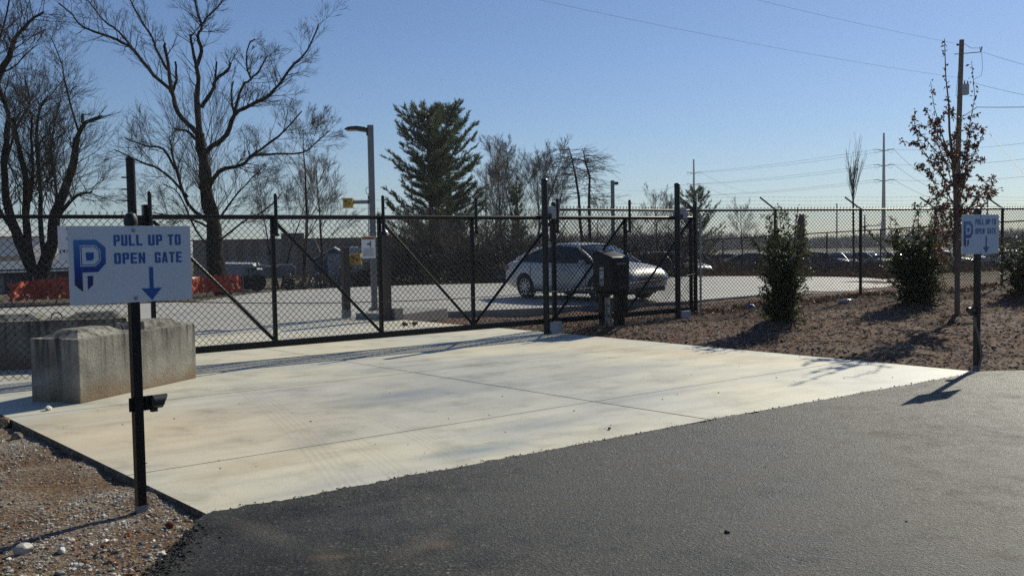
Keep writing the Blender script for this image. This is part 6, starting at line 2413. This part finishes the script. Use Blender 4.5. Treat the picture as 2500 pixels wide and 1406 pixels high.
# ------------------------------------------------------------------ loose cover: stones, chips, litter
r = random.Random(77)
def left_of_edge(x, y):
    """signed distance left of the slab's left edge"""
    d = (LF - NL).normalized()
    return (x - NL.x) * -d.y + (y - NL.y) * d.x
b = MB(); cl_ = MB()
cnt = 0
while cnt < 46000:
    y = 3.0 + 7.5 * r.random() ** 1.7
    x = r.uniform(-6.5, -.75)
    e = left_of_edge(x, y)
    if e < .02: continue
    if y < 5.3 and x > np.interp(y, [3.2, 4.6, 5.2], [-1.62, -1.60, -1.72]) + .03: continue
    patch = noise.noise(Vector((x * 1.1, y * 1.1, 5))) + .25
    near_road = sstep(.9, .1, abs(x + 1.75)) if y < 5 else 0
    if r.random() > .42 + 1.5 * patch + near_road: continue
    s = .0028 + .0062 * r.random() ** 2.6 + (.009 * r.random() ** 12) * (1 + .8 * near_road)
    z = gravel_fn(x, y)[2]
    (b if r.random() < .86 else cl_).blob((x, y, z + s * .25), s, 1, .3, r, (1.15, .95, .65))
    cnt += 1
o = b.build('gravel', M['stone']); tag(o, 'pale limestone gravel scattered over red clay beside the drive', 'gravel', kind='stuff')
o = cl_.build('clay_lumps', M['clay_clod']); tag(o, 'small red clay lumps among the gravel', 'soil', kind='stuff')
for k, (px, py, s, lab) in enumerate(((60, 1352, .05, 'largest white limestone rock at the end of the sign shadow'), (150, 1352, .024, 'small pale rock right of the largest limestone rock'), (6, 1042, .075, 'tan limestone boulder on the verge by the block'), (42, 1068, .05, 'brown rough rock lying close to the slab edge'),
                                      (415, 1290, .026, 'reddish brown rock near the slab corner'), (395, 1355, .022, 'white rock at the asphalt edge'))):
    p = GT(px, py)
    b = MB(); b.blob((0, 0, s * .4), s, 3, .06, random.Random(k + 5), (1.25, .9, .8))
    rr2 = random.Random(k)
    axs = [rvec(rr2) for _ in range(9)]
    vs = []
    for v in b.v:                                        # chop facets so the rock breaks flat
        q = Vector(v) - Vector((0, 0, s * .4))
        for a_ in axs:
            ex = q.dot(a_) - s * .72
            if ex > 0: q -= a_ * ex
        vs.append(tuple(q + Vector((0, 0, s * .4))))
    b.v = vs
    o = b.build('rock', M['clay_clod'] if k == 4 else M['gravel_soil'] if k in (2, 3) else M['stone'])
    o.location = (p.x, p.y, gravel_fn(p.x, p.y)[2]); tag(o, lab, 'rock', 'rocks on the gravel verge')

b = MB(); r = random.Random(79)                      # dead leaves, bark and straw blown on to the verge
for _ in range(2200):
    y = 3.2 + 6.5 * r.random() ** 1.4
    x = r.uniform(-6.5, -1.0)
    e = left_of_edge(x, y)
    if e < .03: continue
    if y < 5.3 and x > np.interp(y, [3.2, 4.6, 5.2], [-1.62, -1.60, -1.72]): continue
    z = gravel_fn(x, y)[2]
    if r.random() < .35:
        leafq(b, Vector((x, y, z + .006)), (rvec(r) + Vector((0, 0, .1))).normalized(), (UPV + rvec(r) * .5).normalized(), r.uniform(.012, .035), r.uniform(.008, .018))
    else:
        a = r.uniform(0, 6.28)
        d = Vector((math.cos(a), math.sin(a), r.uniform(-.05, .3))).normalized()
        blade(b, Vector((x, y, z + .004)), d, r.uniform(.02, .10), .0035, r)
for _ in range(26):                                  # a few thin dry stalks by the slab edge
    t = r.uniform(.05, .9)
    p = lerp(NL, LF, t); d_ = (LF - NL).normalized()
    x, y = p.x - d_.y * r.uniform(.02, .3), p.y + d_.x * r.uniform(.02, .3)
    blade(b, Vector((x, y, gravel_fn(x, y)[2])), (UPV + rvec(r) * .25).normalized(), r.uniform(.05, .16), .003, r)
o = b.build('verge_litter', M['leaf_litter']); tag(o, 'bits of dead leaf and straw on the gravel verge', 'leaves', kind='stuff')

b = MB(); r = random.Random(81)                      # crumbled asphalt along the ragged road edge
for _ in range(1500):
    if r.random() < .55:
        i = r.randrange(len(edge)); p = edge[i] + Vector((-edge_dir.y, edge_dir.x, 0)) * r.gauss(.0, .022)
        s_ = .002 + .005 * r.random() ** 3
    else:
        i = r.randrange(12, 62); p = le[min(i, len(le) - 1)] + Vector((r.gauss(-.03, .05), r.gauss(0, .05), 0))
        s_ = .004 + .009 * r.random() ** 3
        if left_of_edge(p.x, p.y) < -.3 and p.y > 5.15: continue
    zz = .006 if r.random() < .7 else .002
    if p.x < -1.72 and p.y < 5.2: zz = max(gravel_fn(p.x, p.y)[2], -.06) + .004
    b.blob((p.x, p.y, zz), s_, 1, .3, r, (1.2, 1, .8))
o = b.build('asphalt_crumbs', M['asphalt']); tag(o, 'dark crumbs of asphalt along the ragged edge of the road', 'asphalt crumbs', kind='stuff')

# mulch chips
b = MB(); r = random.Random(78)
def chip(b, p, L, w, r):
    a = r.uniform(0, 6.28)
    d = Vector((math.cos(a), math.sin(a), r.uniform(-.35, .45))).normalized()
    s = d.cross(UPV + rvec(r) * .6).normalized()
    n = s.cross(d)
    th = w * .3
    q = [p - d * L / 2 - s * w / 2, p + d * L / 2 - s * w * .3, p + d * L / 2 + s * w * .3, p - d * L / 2 + s * w / 2]
    b.add(q + [p + n * th], [(0, 1, 4), (1, 2, 4), (2, 3, 4), (3, 0, 4)])
cnt = 0
while cnt < 34000:
    s = .1 + 9.5 * r.random() ** 1.2
    n_ = -3.2 + 10.5 * r.random()
    p = sn(s, n_)
    if n_ > 0:
        ed = on_line(NR, FR, p, Vector((DX, DY, 0)))
        if (p - ed).dot(Vector((DX, DY, 0))) < .03: continue
    if p.y < np.interp(p.x, [5, 14], [10.25, 11.0]): continue
    z = mulch_fn(s, n_)[2]
    L = r.uniform(.015, .06) * (1.0 if r.random() < .9 else 1.7)
    chip(b, Vector((p.x, p.y, z + .008)), L, L * r.uniform(.25, .6), r)
    cnt += 1
cnt = 0
while cnt < 3500:                                    # bed beyond the gate
    s = r.uniform(-3.0, 4); n_ = r.uniform(-5.5, -.1)
    p = sn(s, n_)
    z = mulch_fn(s, n_)[2]
    if z > -.005 and n_ < -3: continue
    L = r.uniform(.02, .06)
    chip(b, Vector((p.x, p.y, z + .008)), L, L * .5, r); cnt += 1
o = b.build('mulch_chips', M['chip']); tag(o, 'shredded brown bark mulch covering the planting bed', 'mulch', kind='stuff')
b = MB()
for _ in range(900):
    px, py = r.uniform(1690, 2460), 0
    i = r.uniform(1.0, 5.0)
    k = int(i)
    q = fpts[k].lerp(fpts[k + 1], i - k) + Vector((r.gauss(0, .15), -abs(r.gauss(0, .28)), 0))
    z = mulch_fn(*to_sn(q.x, q.y))[2]
    leafq(b, Vector((q.x, q.y, z + .02)), (rvec(r) + Vector((0, 0, .3))).normalized(), rvec(r), r.uniform(.06, .12), .05)
o = b.build('leaf_litter', M['leaf_litter']); tag(o, 'curled dead leaves drifted along the foot of the fence', 'leaves', kind='stuff')
# mulch mounds with dark soil round the planted trees
def ring_mound(p, R, seed):
    r = random.Random(seed)
    for _ in range(900):
        a = r.uniform(0, 6.28); d_ = R * math.sqrt(r.random())
        x, y = p.x + math.cos(a) * d_, p.y + math.sin(a) * d_ * .9
        z = mulch_fn(*to_sn(x, y))[2] + .10 * max(0, 1 - (d_ / R) ** 2)
        L = r.uniform(.03, .08)
        chip(mb_, Vector((x, y, z)), L, L * .5, r)
    vs, nn_ = [], 28
    for j in range(6):
        for k in range(nn_):
            a = 2 * math.pi * k / nn_
            rr_ = R * 1.08 * j / 5
            x, y = p.x + math.cos(a) * rr_, p.y + math.sin(a) * rr_ * .9
            z = mulch_fn(*to_sn(x, y))[2] + .10 * max(0, 1 - (j / 5) ** 2) - (.02 if j == 5 else 0) + noise.noise(Vector((x * 7, y * 7, 0))) * .02
            vs.append((x, y, z))
    mb_.add(vs, [(j * nn_ + k, j * nn_ + (k + 1) % nn_, (j + 1) * nn_ + (k + 1) % nn_, (j + 1) * nn_ + k) for j in range(5) for k in range(nn_)])
mb_ = MB()
for (px, py, R) in ((1908, 796, .62), (2240, 750, .7), (2337, 783, .62), (2512, 730, .7)):
    ring_mound(GT(px, py), R, int(px))
o = mb_.build('mulch_mounds', M['mulch_soil'], smooth=False); tag(o, 'low dark mulch mounds round the planted trees', 'mulch', kind='stuff')

# specks of grit on the drive and the road
b = MB(); r = random.Random(80)
for _ in range(170):
    t = r.random(); u = r.random()
    p = lerp(lerp(NL, NR, t), lerp(rows[2][0], rows[2][2], t), u)
    s = .002 + .006 * r.random() ** 5
    b.blob((p.x, p.y, .004), s, 1, .3, r, (1.3, 1, .6))
for _ in range(70):
    x, y = r.uniform(-1.3, 6), r.uniform(3.2, 8)
    b.blob((x, y, .008), .002 + .003 * r.random() ** 2, 1, .3, r)
o = b.build('grit', M['bollard']); tag(o, 'small dark grit scattered over the drive and road', 'grit', kind='stuff')
for px, py, s, lab in ((1488, 1047, .013, 'dark pebble on the concrete drive near the asphalt edge'), (1775, 1300, .012, 'dark pebble alone on the asphalt road'), (118, 1000, .03, 'pale stone on the drive in the block shadow')):
    p = G(px, py, .005)
    b = MB(); b.blob((0, 0, s * .5), s, 2, .15, random.Random(int(px)), (1.4, 1, .7)); o = b.build('pebble', M['bollard'] if s < .03 else M['stone']); o.location = p
    tag(o, lab, 'pebble', 'single pebbles on the paving')
p = GT(1830, 752)
t = thing('plastic_scrap', 'crumpled blue plastic scrap at the foot of the fence', 'litter', p, .4)
b = MB(); b.blob((0, 0, .04), .085, 2, .28, random.Random(3), (1.3, .8, .55)); b.build('scrap', M['blue_plastic'], t)
p = GT(2063, 741)
t = thing('plastic_bottle', 'clear crushed plastic bottle lying in leaves at the foot of the fence', 'litter', p, .1)
b = MB(); b.lathe([(.03, -.12), (.04, -.11), (.036, -.03), (.041, .02), (.036, .07), (.016, .12), (.015, .15)], (0, 0, .05), axis=(1, 0, .05), n=12); b.build('bottle_body', M['clear_plastic'], t, True)
b = MB(); b.lathe([(.018, .15), (.018, .17)], (0, 0, .05), axis=(1, 0, .05), n=10); b.build('bottle_cap', M['sign_white'], t)

# ------------------------------------------------------------------ thin air
b = MB()
b.add([(x, y, z) for z in (-6, 48) for x, y in ((-500, -60), (500, -60), (500, 640), (-500, 640))], [(3, 2, 1, 0), (4, 5, 6, 7), (0, 1, 5, 4), (1, 2, 6, 5), (2, 3, 7, 6), (3, 0, 4, 7)])
mt = bpy.data.materials.new('thin_haze')
mt.use_nodes = True
nt = mt.node_tree
nt.nodes.clear()
pv = nt.nodes.new('ShaderNodeVolumePrincipled')
pv.inputs['Color'].default_value = (.95, .98, 1, 1)
pv.inputs['Density'].default_value = .00038
pv.inputs['Anisotropy'].default_value = .2
ou = nt.nodes.new('ShaderNodeOutputMaterial')
nt.links.new(pv.outputs[0], ou.inputs['Volume'])
hz = b.build('haze', mt)
tag(hz, 'thin pale winter haze over the whole place', 'haze', kind='stuff')
